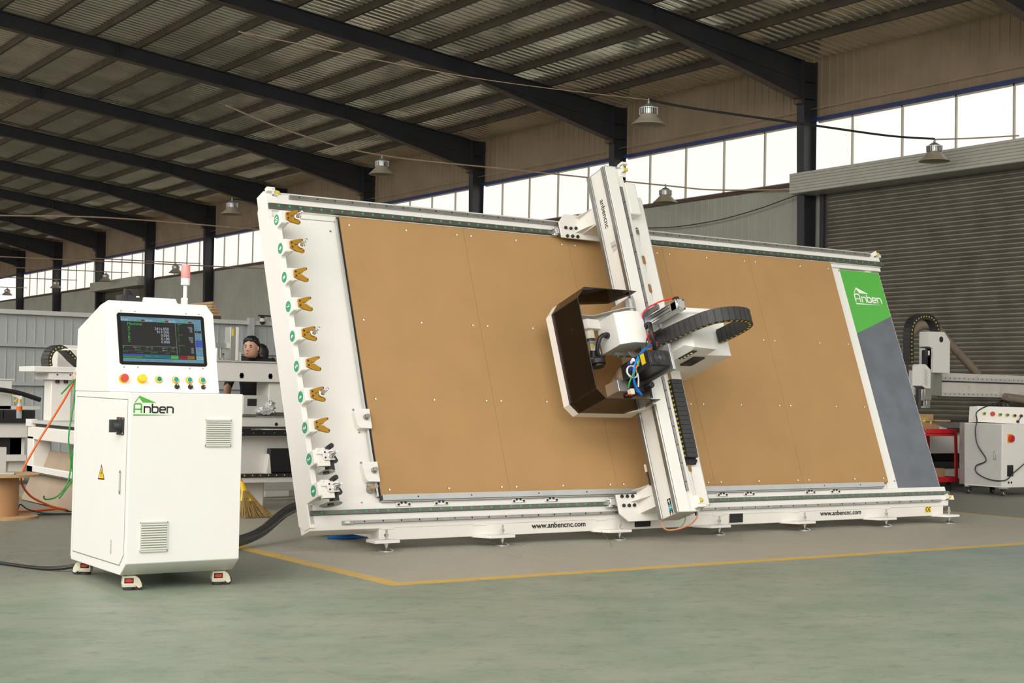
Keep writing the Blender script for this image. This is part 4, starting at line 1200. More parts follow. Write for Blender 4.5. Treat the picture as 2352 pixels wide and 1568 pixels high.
g = MB(lambda a, c, o: Pf(sx + a, sy + c, .0064 + o))


def R_(k, a0, a1, c0, c1, o=.0003): g.mat(KEY.index(k)).rect(a0, a1, -c1, -c0, o)


def X_(k, s, a, c, h, w=None, al=0.0, o=.0009): g.mat(KEY.index(k)).text(s, a, -c, h=h, w=w, o=o, align=al)


R_('bg', 0, SWd, 0, SHd, 0)
R_('blue', 0, SWd, 0, .031); R_('blue', .505, SWd, .028, .252)
for a, k in ((0, 'pale'), (.163, 'pale'), (.327, 'pale')):
    R_('pale', a, a + .048, .016, .029, .0005); R_('green', a + .108, a + .134, .017, .028, .0005); R_('red', a + .138, a + .164, .017, .028, .0005)
for s, a in (('MDI', .018), ('100%', .074), ('ON', .115), ('OFF', .142), ('X100', .183), ('100%/100', .228), ('ON', .280), ('OFF', .307), ('X10', .348), ('100%', .398), ('ON', .442), ('OFF', .470)): X_('ink', s, a, .0245, .0038, o=.001)
for s, a in (('2024', .026), ('PROGRAM 1.TXT NR:11', .178), ('Safe:0', .30), ('2024/1/22', .372), ('14:04:05', .44), ('DEFAULT', .505)): X_('ink', s, a, .0105, .0048)
X_('grn', 'Machine', .043, .0565, .0185, .099)
for i, (a, v) in enumerate((('X', '2416.050'), ('Y', '919.500'), ('Z', '0.000'), ('B', '0.100'), ('C', '0.000'))):
    X_('grn', a, .043, .083 + .0225*i, .0178); X_('txt', v, .325, .085 + .0225*i, .0185, al=1.0)
R_('line', .371, .374, .03, .252); R_('line', 0, .372, .198, .2005); R_('line', .1915, .1925, .2, .252); R_('line', 0, .372, .233, .2338)
X_('grn', 'F', .004, .220, .015); X_('grn', 'S', .197, .220, .015)
for s, a, c, k, al in (('1000.0', .094, .212, 'txt', 1), ('mm/min', .098, .212, 'grn', 0), ('100', .172, .212, 'txt', 1), ('%', .176, .212, 'grn', 0), ('0.0', .094, .228, 'txt', 1), ('mm/min', .098, .228, 'grn', 0), ('(Actual)', .15, .228, 'grn', 0),
                     ('18000', .288, .212, 'txt', 1), ('RPM', .292, .212, 'grn', 0), ('100', .348, .212, 'txt', 1), ('%', .352, .212, 'grn', 0), ('18000', .288, .228, 'txt', 1), ('RPM', .292, .228, 'grn', 0), ('(Actual)', .328, .228, 'grn', 0),
                     ('Run Time', .004, .244, 'grn', 0), ('0  :  0  :  0', .10, .246, 'txt', 0), ('Part Count', .197, .244, 'grn', 0), ('0   1   0', .29, .246, 'txt', 0)): X_(k, s, a, c, .0058, al=float(al))
for j, (ttl, vals) in enumerate((('Relative', ('2416.050', '919.500', '0.000', '0.100', '0.000')), ('Absolute', ('1280.250', '520.200', '224.300', '0.000', '0.000')), ('Dist To Go', ('0.000',)*5))):
    c = .042 + .0735*j; X_('grn', ttl, .386, c, .0065)
    for i, v in enumerate(vals):
        X_('grn', 'XYZBC'[i], .388, c + .0145 + .0082*i, .006); X_('txt', v, .490, c + .0165 + .0082*i, .006, al=1.0)
for i, (s, k) in enumerate((('0.000', 'blue'), ('AUTO', 'key'), ('MDI', 'key'), ('JOG', 'bg'), ('STL JOG', 'key'), ('MPG', 'key'), ('HOME', 'key'), ('X   Y', 'vio'), ('MPG SIM', 'vio'), ('F.R.O', 'vio'), ('Main', 'key'), ('Set Tool', 'key'), ('', 'key'), ('Home Set', 'key'))):
    c = .0315 + .0164*i; R_(k, .507, .553, c, c + .0148, .0005); X_('line' if k == 'bg' else 'ink', s, .514, c + .0105, .0058, o=.0012)
X_('ink', 'Alarm', .512, .274, .0075, o=.0012)
R_('pale', .505, SWd, .256, .283)
R_('vio', 0, .137, .255, .267); R_('gr2', 0, .137, .268, .281); R_('teal', .139, .325, .255, .281)
X_('grn', '#Ready', .152, .270, .0075); X_('grn', 'Jog', .218, .270, .0075)
for a, k, s in ((.327, 'lime', 'Cycle Start'), (.383, 'red', 'Feed Hold'), (.440, 'amber', 'Reset')):
    R_(k, a, a + .052, .257, .280, .0005); X_('ink', s, a + .007, .2705, .0058)
R_('blue', 0, SWd, .284, SHd)
a = 0.002
for s, w in (('<<', .026), ('PLC Status', .060), ('Prog', .060), ('Param', .060), ('Mac Param', .060), ('Auxiliary Function', .060)):
    R_('key', a, a + w, .286, .305, .0005); X_('ink', s, a + .006, .2985, .0056, w=min(w - .012, .0035*len(s) + .004)); R_('ink', a + w + .0004, a + w + .0012, .286, .305, .0006); a += w + .002
g.build('screen_picture', [C[k] for k in KEY], scr, smooth=False)
b = MB(Pf)
for u, v in ((.109, .549), (.202, .5485), (.558, .551), (.650, .551), (.106, .167), (.199, .167), (.556, .169), (.648, .171)):
    b.mat(0).cyl((u, v, 0), (u, v, .0015), .0055, n=12)
b.build('panel_screw', M_steel, con, smooth=False)
for i, (u, col) in enumerate(((.095, 'r'), (.217, 'y'), (.334, 'g1'), (.450, 'g'), (.544, 'g'), (.637, 'g'))):
    v = .087; b = MB(Pf)
    rr = .0295 if i < 2 else .0265
    b.mat(0).cyl((u, v, 0), (u, v, .004), rr, n=28)
    if i < 2:
        c = Pf(u, v, 0)
        b.mat(1).lathe(c, PN, [(.019, .004), (.019, .014), (.0245, .022), (.026, .030), (.0255, .037), (.021, .042)], 28)
    else:
        b.mat(2).lathe(Pf(u, v, 0), PN, [(.0195, .004), (.0195, .014), (.0185, .016)], 28); b.mat(1).cyl((u, v, .013), (u, v, .0185), .0155, n=24)
    m1 = {'r': M_red, 'y': M_yplas, 'g': P('teal_button', (.0, .26, .19), .3, var=0), 'g1': EM('lit_button', (.0, .62, .25), .9)}[col]
    o = b.build('push_button' if i else 'emergency_stop', [M_yplas, m1, M_chrome], con)
    o['label'] = {'r': 'red mushroom button on a yellow ring', 'y': 'yellow mushroom button', 'g': 'teal push button on a yellow ring', 'g1': 'bright lit green push button'}[col]
for i, u in enumerate((.455, .549, .640)):
    b = MB(Pf); v = .041
    b.mat(0).cyl((u, v, 0), (u, v, .006), .0165, n=20 if i < 2 else 6).cyl((u, v, .006), (u, v, .018), .0145, .013, 20 if i < 2 else 6)
    a = math.radians((125, 125, 0)[i]); dx, dy = cos(a), sin(a)
    if i < 2: b.prism([(u - dy*.006 - dx*.015, v + dx*.006 - dy*.015), (u + dy*.006 - dx*.015, v - dx*.006 - dy*.015), (u + dy*.006 + dx*.017, v - dx*.006 + dy*.017), (u - dy*.006 + dx*.017, v + dx*.006 + dy*.017)], .016, .026, 2)
    b.mat(1).ribbon([(u + dx*.002, v + dy*.002), (u + dx*.014, v + dy*.014)], .003, .0265 if i < 2 else .0186)
    b.build('selector_knob', [M_black, M_winkl], con, bevel=.0008)
# top hatch, plug on top, warning light
b = MB(); b.add([(3.50, 9.62, 1.790), (3.50, 9.86, 1.71), (3.80, 9.86, 1.71), (3.80, 9.62, 1.790), (3.535, 9.64, 1.886), (3.535, 9.84, 1.80), (3.765, 9.84, 1.80), (3.765, 9.64, 1.886)], [(0, 1, 5, 4), (1, 2, 6, 5), (2, 3, 7, 6), (3, 0, 4, 7), (4, 5, 6, 7), (0, 3, 2, 1)])
b.build('top_hatch', M_cab, cab, bevel=.004)
b = MB(); b.box(3.385, 3.52, 9.62, 9.76, 1.74, 1.895).box(3.395, 3.415, 9.615, 9.64, 1.85, 1.935).box(3.42, 3.50, 9.64, 9.72, 1.89, 1.925).prism([(3.45, 1.89), (3.52, 1.86), (3.49, 1.94), (3.44, 1.935)], 9.63, 9.74, 1).box(3.377, 3.39, 9.63, 9.65, 1.84, 1.89)
b.mat(1).box(3.475, 3.500, 9.612, 9.62, 1.878, 1.888)
b.build('power_plug', [M_black, M_winkl], cab, bevel=.006)
sl_ = bpy.data.objects.new('signal_light', None); COL.objects.link(sl_); sl_.parent = cab
b = MB(); x, y = 3.855, 9.70
b.lathe((x, y, 1.75), (0, 0, 1), [(.014, 0), (.014, .255)], 14).lathe((x, y, 1.86), (0, 0, 1), [(.012, -.09), (.020, -.02), (.020, .02), (.016, .035), (.013, .04)], 14)
b.obox((x - .004, y, 1.872), (.019, 0, 0), (0, .014, 0), (0, 0, .026)); b.build('mast', M_winkl, sl_)
b = MB(); b.lathe((x, y, 1.985), (0, 0, 1), [(.024, 0), (.031, .004), (.031, .05), (.032, .05)], 24); b.build('lamp_base', M_winkl, sl_)
mrl, t_, bs_ = nt('red_lens'); bs_.inputs['Base Color'].default_value = (.9, .36, .34, 1); bs_.inputs['Roughness'].default_value = .2
bs_.inputs['Transmission Weight'].default_value = .35; bs_.inputs['Subsurface Weight'].default_value = 0; bs_.inputs['Emission Color'].default_value = (.9, .30, .28, 1); bs_.inputs['Emission Strength'].default_value = .2
b = MB(); b.lathe((x, y, 2.035), (0, 0, 1), [(.032, 0), (.032, .02), (.0305, .088), (.027, .094), (.001, .095)], 24); b.build('lamp_lens', mrl, sl_)


def caster(x, y, face):
    c, s = cos(face), sin(face)
    fr = lambda a, bb, z: Vector((x + a*c - bb*s, y + a*s + bb*c, z))
    g = MB(fr)
    g.prism([(-.045, .028), (-.05, .04), (-.045, .085), (-.02, .092), (.03, .092), (.055, .075), (.068, .05), (.075, .022), (.055, .012), (.04, .022), (.035, .028)], .026, .034, 1)
    g.prism([(-.045, .028), (-.05, .04), (-.045, .085), (-.02, .092), (.03, .092), (.055, .075), (.068, .05), (.075, .022), (.055, .012), (.04, .022), (.035, .028)], -.034, -.026, 1)
    g.box(-.047, .03, -.03, .03, .078, .092).box(-.047, .035, -.032, .032, .02, .045)
    o = g.build('caster_body', M_cream, cab, bevel=.003)
    g = MB(fr); g.mat(1).box(-.037, .021, -.0350, .0350, .045, .078).mat(0).box(-.031, .015, -.0385, .0385, .052, .070).box(-.022, .006, -.0395, .0395, .050, .072)
    g.build('levelling_wheel', [M_red, M_dark], o, bevel=.002)
    g = MB(fr); g.mat(0).cyl((.052, -.022, .030), (.052, .022, .030), .030, n=22).cyl((-.008, 0, .0), (-.008, 0, .02), .034, .036, 22).mat(1).box(-.035, .02, -.02, .02, .046, .076)
    g.build('wheel', [M_rubber, M_dark], o)
    g = MB(fr); g.cyl((-.005, 0, .092), (-.005, 0, .10), .03, n=12).box(-.04, .04, -.03, .03, .097, .101); g.build('mount_plate', M_steel, o)


caster(3.285, 9.055, -.25); caster(3.885, 9.06, -.25); caster(3.285, 9.93, PI - .6); caster(3.885, 9.93, PI - .3)

# wrapped hose from the cabinet to the machine
b = MB(); path = cr([(3.90, 10.02, .30), (4.3, 10.5, .07), (4.75, 10.9, .055), (5.15, 11.2, .10), (5.55, 11.5, .25), (5.9, 11.6, .32)], 12)
b.tube(path, .045, 14, raw=True)
hose = b.build('wrapped_hose', P('wrapped_black', (.03, .03, .03), .18, var=.5, scale=40, bump=.3, spec=.9))
tag(hose, 'black film-wrapped hose curving from the cabinet up to the machine', 'hose')
b = MB(); 
for dz, ph in ((0, 0), (.012, .4), (.006, -.3)):
    b.tube(cr([(3.30, 10.02, .12), (3.26, 10.06, .04 + dz), (3.1, 10.25 + ph*.05, .012 + dz*.5), (2.9, 10.75, .012 + dz*.5), (2.75, 11.1 + ph*.05, .012 + dz), (2.4, 11.9, .012)], 8), .009, 8, raw=True)
tag(b.build('power_cable', M_black), 'black power cables lying on the floor left of the white cabinet', 'cable')


# ---------------------------------------------------------------- hanging lamps and their wires
def lamp(loc, label):
    t = thing('pendant_lamp', loc, label, 'lamp', 'industrial pendant lamps')
    x, y, z = loc
    g = MB(); prof = [(.262, 0), (.258, .012), (.235, .03), (.16, .105), (.125, .145), (.12, .16)]
    inner = [(r - .004, h + .002) for r, h in reversed(prof)]
    g.lathe((x, y, z), (0, 0, 1), prof + inner, 40, cap=False); g.build('lamp_shade', [M_lamp], t)
    g = MB(); g.cyl((x, y, z + .158), (x, y, z + .16), .12, n=24); g.lathe((x, y, z + .08), (0, 0, 1), [(.10, 0), (.09, .03), (.10, .075)], 24); g.build('reflector', M_lampin, t)
    g = MB(); g.cyl((x, y, z + .16), (x, y, z + .265), .095, n=24)
    for k in range(28):
        a = k*2*PI/28; g.obox((x + .115*cos(a), y + .115*sin(a), z + .215), (.024*cos(a), .024*sin(a), 0), (-.005*sin(a), .005*cos(a), 0), (0, 0, .05))
    g.lathe((x, y, z + .25), (0, 0, 1), [(.14, 0), (.142, .012), (.13, .014)], 28); g.build('heat_sink', M_alu, t, smooth=False)
    g = MB(); g.lathe((x, y, z + .265), (0, 0, 1), [(.12, 0), (.07, .04), (.03, .06), (.02, .065), (.02, .10), (.012, .10), (.012, .14)], 20); g.build('hanging_cap', M_lampin, t)
    return t


A = (14.2, 17.3, 5.405)
L0 = lamp(A, 'industrial pendant lamp left of the gantry top, nearest and largest in the photo')
for loc, lab in (((14.4, 25.95, 5.64), 'industrial pendant lamp hanging in the middle, above the left half of the brown bed'),
                 ((14.15, 32.8, 5.43), 'industrial pendant lamp hanging just left of the white machine corner by badge 10'),
                 ((20.2, 24.0, 5.40), 'industrial pendant lamp against the windows right of the gantry top'),
                 ((20.2, 16.85, 5.43), 'industrial pendant lamp in front of the big shutter box at the right'),
                 ((20.2, 51.8, 5.48), 'small distant pendant lamp just left of the red signal light'),
                 ((20.2, 59.5, 5.58), 'small distant pendant lamp by the far shutter box'),
                 ((20.2, 66.2, 5.62), 'tiny distant pendant lamp, second from the left edge'),
                 ((20.2, 74.0, 5.65), 'tiny distant pendant lamp closest to the left edge')):
    dup(L0, loc, lab)


def wire(name, pts, r, m, label, k=10):
    g = MB(); g.tube(cr(pts, k), r, 6, raw=True); return tag(g.build(name, m), label, 'cable' if 'conduit' not in name else 'conduit')


for loc in ((14.4, 25.95, 5.64), (14.15, 32.8, 5.43), (14.2, 17.3, 5.405)):
    pass
wire('lamp_cable', [(14.2, 17.3, 5.79), (15.2, 17.28, 5.77), (17.5, 17.1, 5.77), (19.2, 17.0, 5.78), (20.2, 16.85, 5.82)], .018, M_black, 'thick black cable strung between the two nearest pendant lamps')
wire('lamp_conduit', [(20.2, 16.85, 5.81), (20.7, 16.4, 5.83), (21.1, 15.8, 5.84)], .013, M_conduit, 'tan conduit from the lamp by the big shutter box to the wall')
wire('lamp_conduit', [(11.0, 25.9, 6.6), (12.5, 25.95, 6.25), (14.4, 25.95, 6.03), (17.2, 25.2, 5.93), (20.2, 24.0, 5.77), (20.9, 23.2, 5.66), (21.1, 20.9, 5.45)], .015, M_conduit, 'tan conduit running from the middle lamp behind the gantry to the shutter box')
wire('lamp_conduit', [(7.5, 33.0, 4.95), (8.8, 33.0, 4.97), (11.2, 33.0, 5.12), (15.0, 33.0, 5.15), (21.1, 33.0, 5.2)], .017, M_conduit, 'long pale conduit reaching the white machine corner just below badge 10')
wire('lamp_conduit', [(12.2, 46.0, 5.16), (17.1, 46.0, 5.27), (21.1, 46.0, 5.36)], .018, M_conduit, 'thin pale conduit crossing the dark hall at mid left')
for y, z, lab in ((51.8, 5.48, 'the lamp by the signal light'), (59.5, 5.58, 'the lamp by the far shutter box'), (66.2, 5.62, 'the second lamp from the left edge'), (74.0, 5.65, 'the lamp at the left edge')):
    wire('lamp_conduit', [(16.5, y, z + .33), (20.2, y, z + .39), (21.15, y, z + .42)], .018, M_conduit, 'short far conduit carrying ' + lab)
wire('lamp_cable', [(7.5, 17.33, 5.80), (11.0, 17.33, 5.70), (14.2, 17.3, 5.79)], .006, M_conduit, 'thin tan wire strung across under the rafters to the nearest lamp')
wire('lamp_cable', [(14.15, 32.8, 5.80), (16.0, 32.8, 5.78), (21.1, 32.8, 5.85)], .012, M_black, 'black cable from the lamp by badge 10 toward the wall')
wire('sagging_cable', [(21.05, 20.95, 5.34), (21.05, 21.28, 5.29), (21.05, 22.09, 5.16), (21.05, 23.27, 5.04), (21.05, 24.53, 5.01), (21.05, 25.57, 5.06), (21.05, 26.4, 5.13)], .010, M_black, 'black cable sagging across the grey cladding behind the gantry')
wire('wall_cable', [(21.12, 8, 7.05), (21.12, 20, 7.02), (21.05, 26, 7.0), (21.05, 40, 7.0), (21.05, 60, 7.0)], .006, M_conduit, 'thin wire strung along the upper cladding above the blue trim')

# security camera on the wall behind the machine
t = thing('security_camera', (10.93, 23.8, 2.40), 'small dome security camera on an arm over the grey partition', 'camera')
b = MB(); b.box(10.85, 11.5, 23.86, 23.89, 2.55, 2.58).box(11.4, 11.44, 23.85, 23.90, 2.40, 2.58).box(10.9, 10.96, 23.85, 23.9, 2.50, 2.56); b.build('mount_arm', M_black, t, smooth=False)
b = MB(); b.lathe((10.93, 23.87, 2.46), (0, 0, 1), [(.05, 0), (.055, .03), (.045, .06)], 16); b.build('housing', M_grayw, t)
b = MB(); b.ball((10.93, 23.87, 2.455), .048); b.build('dome', M_black, t)


# ---------------------------------------------------------------- second white machine behind the cabinet
m2 = thing('router_bench', (5.8, 15.6, 0), 'white bridge router machine standing behind the control cabinet, partly assembled', 'machine')
b = MB()
b.box(4.75, 5.35, 14.3, 16.42, .68, .82).box(4.75, 4.79, 14.3, 16.42, .32, .40).box(4.75, 4.95, 16.20, 16.42, .32, .72).box(4.75, 5.35, 14.3, 14.5, .32, .70)
b.box(5.20, 5.35, 14.3, 16.42, .32, .70).box(4.75, 5.35, 14.3, 16.42, .32, .345)
b.build('bed_side', M_cast, m2, bevel=.01)
b = MB(); b.box(5.19, 5.2, 14.52, 15.45, .40, .67); b.build('dark_panel', M_black, m2, smooth=False)
b = MB(); b.mat(0).box(4.76, 5.40, 14.3, 16.45, .855, .89).mat(1).box(4.80, 5.3, 14.3, 16.42, .82, .855).mat(2).box(4.74, 4.82, 16.3, 16.47, .82, .90)
b.build('bed_rail', [M_grayw, M_black, M_cast], m2, bevel=.004)
b = MB(); b.box(4.82, 5.04, 15.85, 16.1, .89, 1.36).box(5.04, 5.30, 15.9, 16.25, .89, 1.36); b.build('upright', M_cast, m2, bevel=.01)
b = MB(); b.mat(0).box(4.77, 5.5, 15.78, 16.3, 1.335, 1.405).mat(1)
for i in range(5): b.cyl((4.86 + .14*i, 15.78, 1.39), (4.86 + .14*i, 15.775, 1.39), .010, n=8)
for i in range(4): b.cyl((4.88 + .09*i, 15.83, 1.335), (4.88 + .09*i, 15.83, 1.30), .022, n=10)
b.build('cap_plate', [M_cast, M_black], m2, bevel=.006)
b = MB(); b.box(4.60, 5.60, 15.75, 16.3, 1.415, 1.475); b.build('top_shelf', M_white, m2, bevel=.005)
b = MB(); b.box(5.0, 5.9, 16.25, 16.5, 1.44, 1.72).box(5.55, 7.55, 15.8, 16.3, 1.36, 1.585); b.build('bridge_beam', M_cast, m2, bevel=.006)
b = MB(); b.mat(0).box(5.5, 7.56, 15.78, 16.3, 1.585, 1.60).mat(1)
for x in (6.99, 7.35): b.cyl((x, 15.80, 1.43), (x, 15.794, 1.43), .026, n=14); b.box(x - .018, x + .018, 15.794, 15.8, 1.40, 1.46)
b.build('beam_rail', [M_grayw, M_black], m2, smooth=False)
b = MB(); b.mat(0).box(7.36, 7.55, 15.85, 16.2, .80, 1.36); b.build('upright', M_cast, m2, bevel=.008)
ch = MB(); chain(ch, cr([(4.80, 15.95, 1.48), (4.79, 15.95, 1.56), (4.82, 15.95, 1.64), (4.90, 15.95, 1.69), (4.99, 15.95, 1.64), (5.08, 15.95, 1.55), (5.16, 15.95, 1.49)], 6), (0, 1, 0), .26, .045, 16, .007)
ch.build('cable_chain', [M_chain, M_dot], m2, smooth=False)
b = MB(); b.mat(0).box(6.835, 6.90, 15.78, 15.95, 1.6, 1.985).mat(1).box(6.90, 6.93, 15.77, 15.86, 1.6, 1.985).box(6.93, 6.98, 15.80, 15.9, 1.60, 1.70).mat(2).box(6.845, 6.87, 15.775, 15.78, 1.88, 1.96)
b.build('slide_unit', [M_alu, M_cast, M_tape], m2, bevel=.003)
b = MB(); b.cyl((6.72, 15.9, 1.6), (6.72, 15.9, 1.74), .06, n=22); b.box(6.55, 6.86, 15.84, 15.98, 1.74, 1.80); b.cyl((6.72, 15.9, 1.6), (6.72, 15.9, 1.625), .085, n=22)
b.build('flange_motor', M_alu, m2, bevel=.002)
b = MB(); b.box(4.80, 7.4, 14.35, 14.55, .86, .885); b.build('table_plate', M_steel, m2, smooth=False)
b = MB(); b.mat(0).box(5.35, 7.5, 14.3, 14.45, .885, .985)
for x in (6.85, 7.02): b.box(x, x + .004, 14.295, 14.3, .885, .985)
b.mat(1).cyl((6.735, 14.3, .91), (6.735, 14.296, .91), .018, n=16)
for i in range(5): b.mat(2).box(5.4, 7.5, 14.28 + .06*i, 14.32 + .06*i, .99 + .008*i, 1.0 + .008*i)
b.build('front_rail', [M_cast, M_dark, M_steel], m2, smooth=False)
b = MB(); b.mat(0).box(5.35, 7.55, 14.22, 14.3, .79, .85).mat(1)
for i in range(12): b.cyl((6.2 + .12*i, 14.22, .82), (6.2 + .12*i, 14.217, .82), .006, n=8)
b.build('front_strip', [M_black, M_alu], m2, smooth=False)
b = MB(); b.box(5.35, 7.5, 14.36, 14.5, .38, .79).prism([(6.62, .39), (6.68, .39), (6.66, .58), (6.645, .60)], 14.27, 14.36, 1); b.build('front_apron', M_cast, m2, bevel=.004)
b = MB(); b.box(6.66, 7.3, 14.28, 14.36, .40, .655); b.build('drive_box', M_black, m2, bevel=.01)
ch = MB(); chain(ch, [Vector((5.4, 14.28, .378)), Vector((7.4, 14.28, .378))], (0, 1, 0), .11, .03, 22, .007); ch.build('cable_chain', [M_chain, M_dot], m2, smooth=False)
b = MB(); b.box(5.35, 7.5, 14.25, 14.42, .30, .355).box(5.35, 7.6, 15.5, 15.6, .12, .30); b.build('chain_tray', M_cast, m2, bevel=.004)
for x, y in ((6.35, 14.45), (4.85, 14.4), (4.85, 16.3), (7.4, 16.0)):
    b = MB(); b.box(x, x + .34, y, y + .1, .0, .33); b.build('leg', M_cast, m2, bevel=.02)
b = MB(); b.prism([(6.38, 1.01), (6.60, 1.01), (6.64, 1.03), (6.66, 1.07), (6.66, 1.18), (6.64, 1.21), (6.38, 1.21)], 14.35, 14.6, 1)
b.mat(1).box(6.42, 6.525, 14.345, 14.35, 1.10, 1.175); o = b.build('motor_cover', [M_grayw, M_dark], m2, bevel=.004)
b = MB()
random.seed(3)
b.ball((6.62, 14.33, 1.045), .11, .05, .045, 18, 10).ball((6.67, 14.34, 1.09), .06, .05, .065, 16, 9)
b.v = [v + Vector((random.uniform(-.016, .016), random.uniform(-.012, .012), random.uniform(-.014, .014))) for v in b.v]
tag(b.build('bubble_wrap', P('bubble_wrap', (.62, .62, .61), .15, var=.4, scale=50, bump=1.0, spec=.9)), 'crumpled clear bubble wrap lying on the router machine between cabinet and big machine', 'packing')

# bench far left with the spray bottle
m3 = thing('white_machine_bed', (5.0, 19.3, 0), 'white machine bed with black guards at the far left, carrying the spray bottle', 'machine')
b = MB(); b.box(2.0, 5.50, 19.0, 20.0, .60, .80).box(2.0, 5.5, 19.0, 20, .30, .385).box(5.3, 5.5, 19.1, 20, .05, .6).box(2.0, 2.2, 19, 20, .02, .6).box(4.3, 4.5, 19.6, 20, .02, .6); b.build('bed_frame', M_cast, m3, bevel=.01)
b = MB(); b.box(2.0, 5.45, 19.1, 19.16, .385, .60); b.build('dark_panel', M_black, m3, smooth=False)
b = MB(); b.box(2.0, 5.55, 18.95, 19.05, .79, .845)
for i in range(18): b.box(2.0 + .2*i, 2.19 + .2*i, 19.02, 19.3, .845, .95)
b.build('bellows', M_black, m3, smooth=False)
b = MB(); b.box(2.0, 5.8, 19.5, 19.8, .95, 1.0).box(2.0, 5.15, 19.4, 19.6, 1.08, 1.16).box(5.0, 5.12, 19.4, 19.6, .95, 1.1); b.build('bed_top', M_cast, m3, bevel=.004)
b = MB(); b.box(5.2, 5.42, 19.5, 19.8, .95, 1.33).box(5.18, 5.45, 19.48, 19.82, 1.33, 1.345); b.build('post', M_cast, m3, bevel=.004)
b = MB(); b.tube(cr([(4.3, 19.35, 1.16), (5.0, 19.35, 1.21), (5.4, 19.35, 1.18), (5.75, 19.35, 1.08)], 6), .03, 8, raw=True); b.build('hose', M_black, m3)
t = thing('spray_bottle', (5.38, 18.98, .845), 'clear spray bottle with an orange label and yellow trigger on the far white bench', 'bottle')
b = MB(); b.lathe((5.38, 18.99, .846), (0, 0, 1), [(.034, 0), (.036, .01), (.036, .13), (.035, .16), (.015, .205), (.013, .215)], 18); b.build('bottle', M_pet, t)
b = MB(); b.lathe((5.38, 18.99, .94), (0, 0, 1), [(.0368, 0), (.0368, .06)], 18); b.build('label', P('orange_label', (.85, .16, .02), .4, var=.3, scale=60), t)
b = MB(); b.cyl((5.38, 18.99, 1.055), (5.38, 18.99, 1.085), .018, n=14); b.build('collar', M_yplas, t)
b = MB(); b.mat(0).prism([(5.30, 1.125), (5.31, 1.14), (5.41, 1.13), (5.40, 1.085), (5.365, 1.085), (5.355, 1.105)], 18.975, 19.005, 1).mat(1).prism([(5.345, 1.11), (5.355, 1.10), (5.325, 1.05), (5.312, 1.055)], 18.98, 19.0, 1).cyl((5.29, 18.99, 1.132), (5.31, 18.99, 1.132), .014, n=10); b.build('trigger', [M_winkl, M_yplas], t, bevel=.002)

# cables hanging off the second machine
b = MB(); b.tube(cr([(4.90, 15.0, 1.50), (4.78, 14.9, 1.36), (4.66, 14.85, 1.15), (4.50, 14.8, .90), (4.35, 14.8, .64), (4.22, 14.75, .38), (4.28, 14.7, .20), (4.50, 14.75, .08), (4.72, 14.9, .02), (4.70, 15.15, .012), (4.45, 15.0, .012), (4.1, 14.95, .012), (3.4, 15.4, .012)], 9), .011, 8, raw=True)
tag(b.build('orange_cable', M_orange), 'orange cable hanging from the white router machine down to the floor', 'cable')
b = MB()
for q in ([(4.74, 14.78, 1.32), (4.70, 14.72, 1.05), (4.66, 14.7, .75), (4.69, 14.7, .5), (4.66, 14.7, .30), (4.56, 14.7, .17), (4.45, 14.7, .145), (4.43, 14.7, .18)],
          [(4.73, 14.78, 1.32), (4.73, 14.72, 1.0), (4.75, 14.7, .8), (4.70, 14.7, .55), (4.71, 14.7, .35), (4.62, 14.7, .2), (4.58, 14.7, .15)], [(4.72, 14.78, 1.33), (4.64, 14.74, 1.25), (4.58, 14.72, 1.19)]):
    b.tube(cr(q, 7), .008, 7, raw=True)
tag(b.build('green_cable', M_gcable), 'green wires hanging loose in front of the white router machine', 'cable')
b = MB(); b.tube(cr([(4.86, 14.93, 1.52), (4.78, 14.86, 1.42), (4.73, 14.78, 1.32)], 6), .032, 10, raw=True)
tag(b.build('spiral_wrap', P('spiral_wrap', (.72, .45, .36), .4, var=.7, scale=45)), 'white spiral wrap binding the orange and green cables', 'cable wrap')
b = MB(); b.tube(cr([(4.84, 16.0, 1.65), (5.0, 15.6, 1.66), (5.0, 15.2, 1.60), (4.92, 15.0, 1.54)], 6), .009, 7, raw=True)
tag(b.build('white_cable', M_wcable), 'thin white cable arching from the cable carrier to the wrap', 'cable')
b = MB(); b.tube(cr([(4.15, 14.6, .012), (4.2, 14.7, .10), (4.28, 14.68, .05), (4.45, 14.6, .012), (4.75, 14.5, .012)], 8), .007, 7, raw=True); b.tube(cr([(4.2, 14.55, .012), (4.5, 14.5, .012), (4.8, 14.45, .012)], 4), .007, 6, raw=True)
tag(b.build('floor_cable', M_black), 'thin black cable looped on the floor right of the cable reel', 'cable')
# leaning board
b = MB(); b.add([(4.74, 14.6, .012), (4.74, 16.55, .012), (4.93, 16.5, .56), (4.93, 14.55, .56), (4.758, 14.6, .012), (4.758, 16.55, .012), (4.948, 16.5, .56), (4.948, 14.55, .56)], [(0, 1, 2, 3), (4, 7, 6, 5), (0, 4, 5, 1), (3, 2, 6, 7), (0, 3, 7, 4), (1, 5, 6, 2)])
tag(b.build('leaning_board', M_ply, smooth=False), 'scuffed brown board leaning against the foot of the white router machine', 'board')
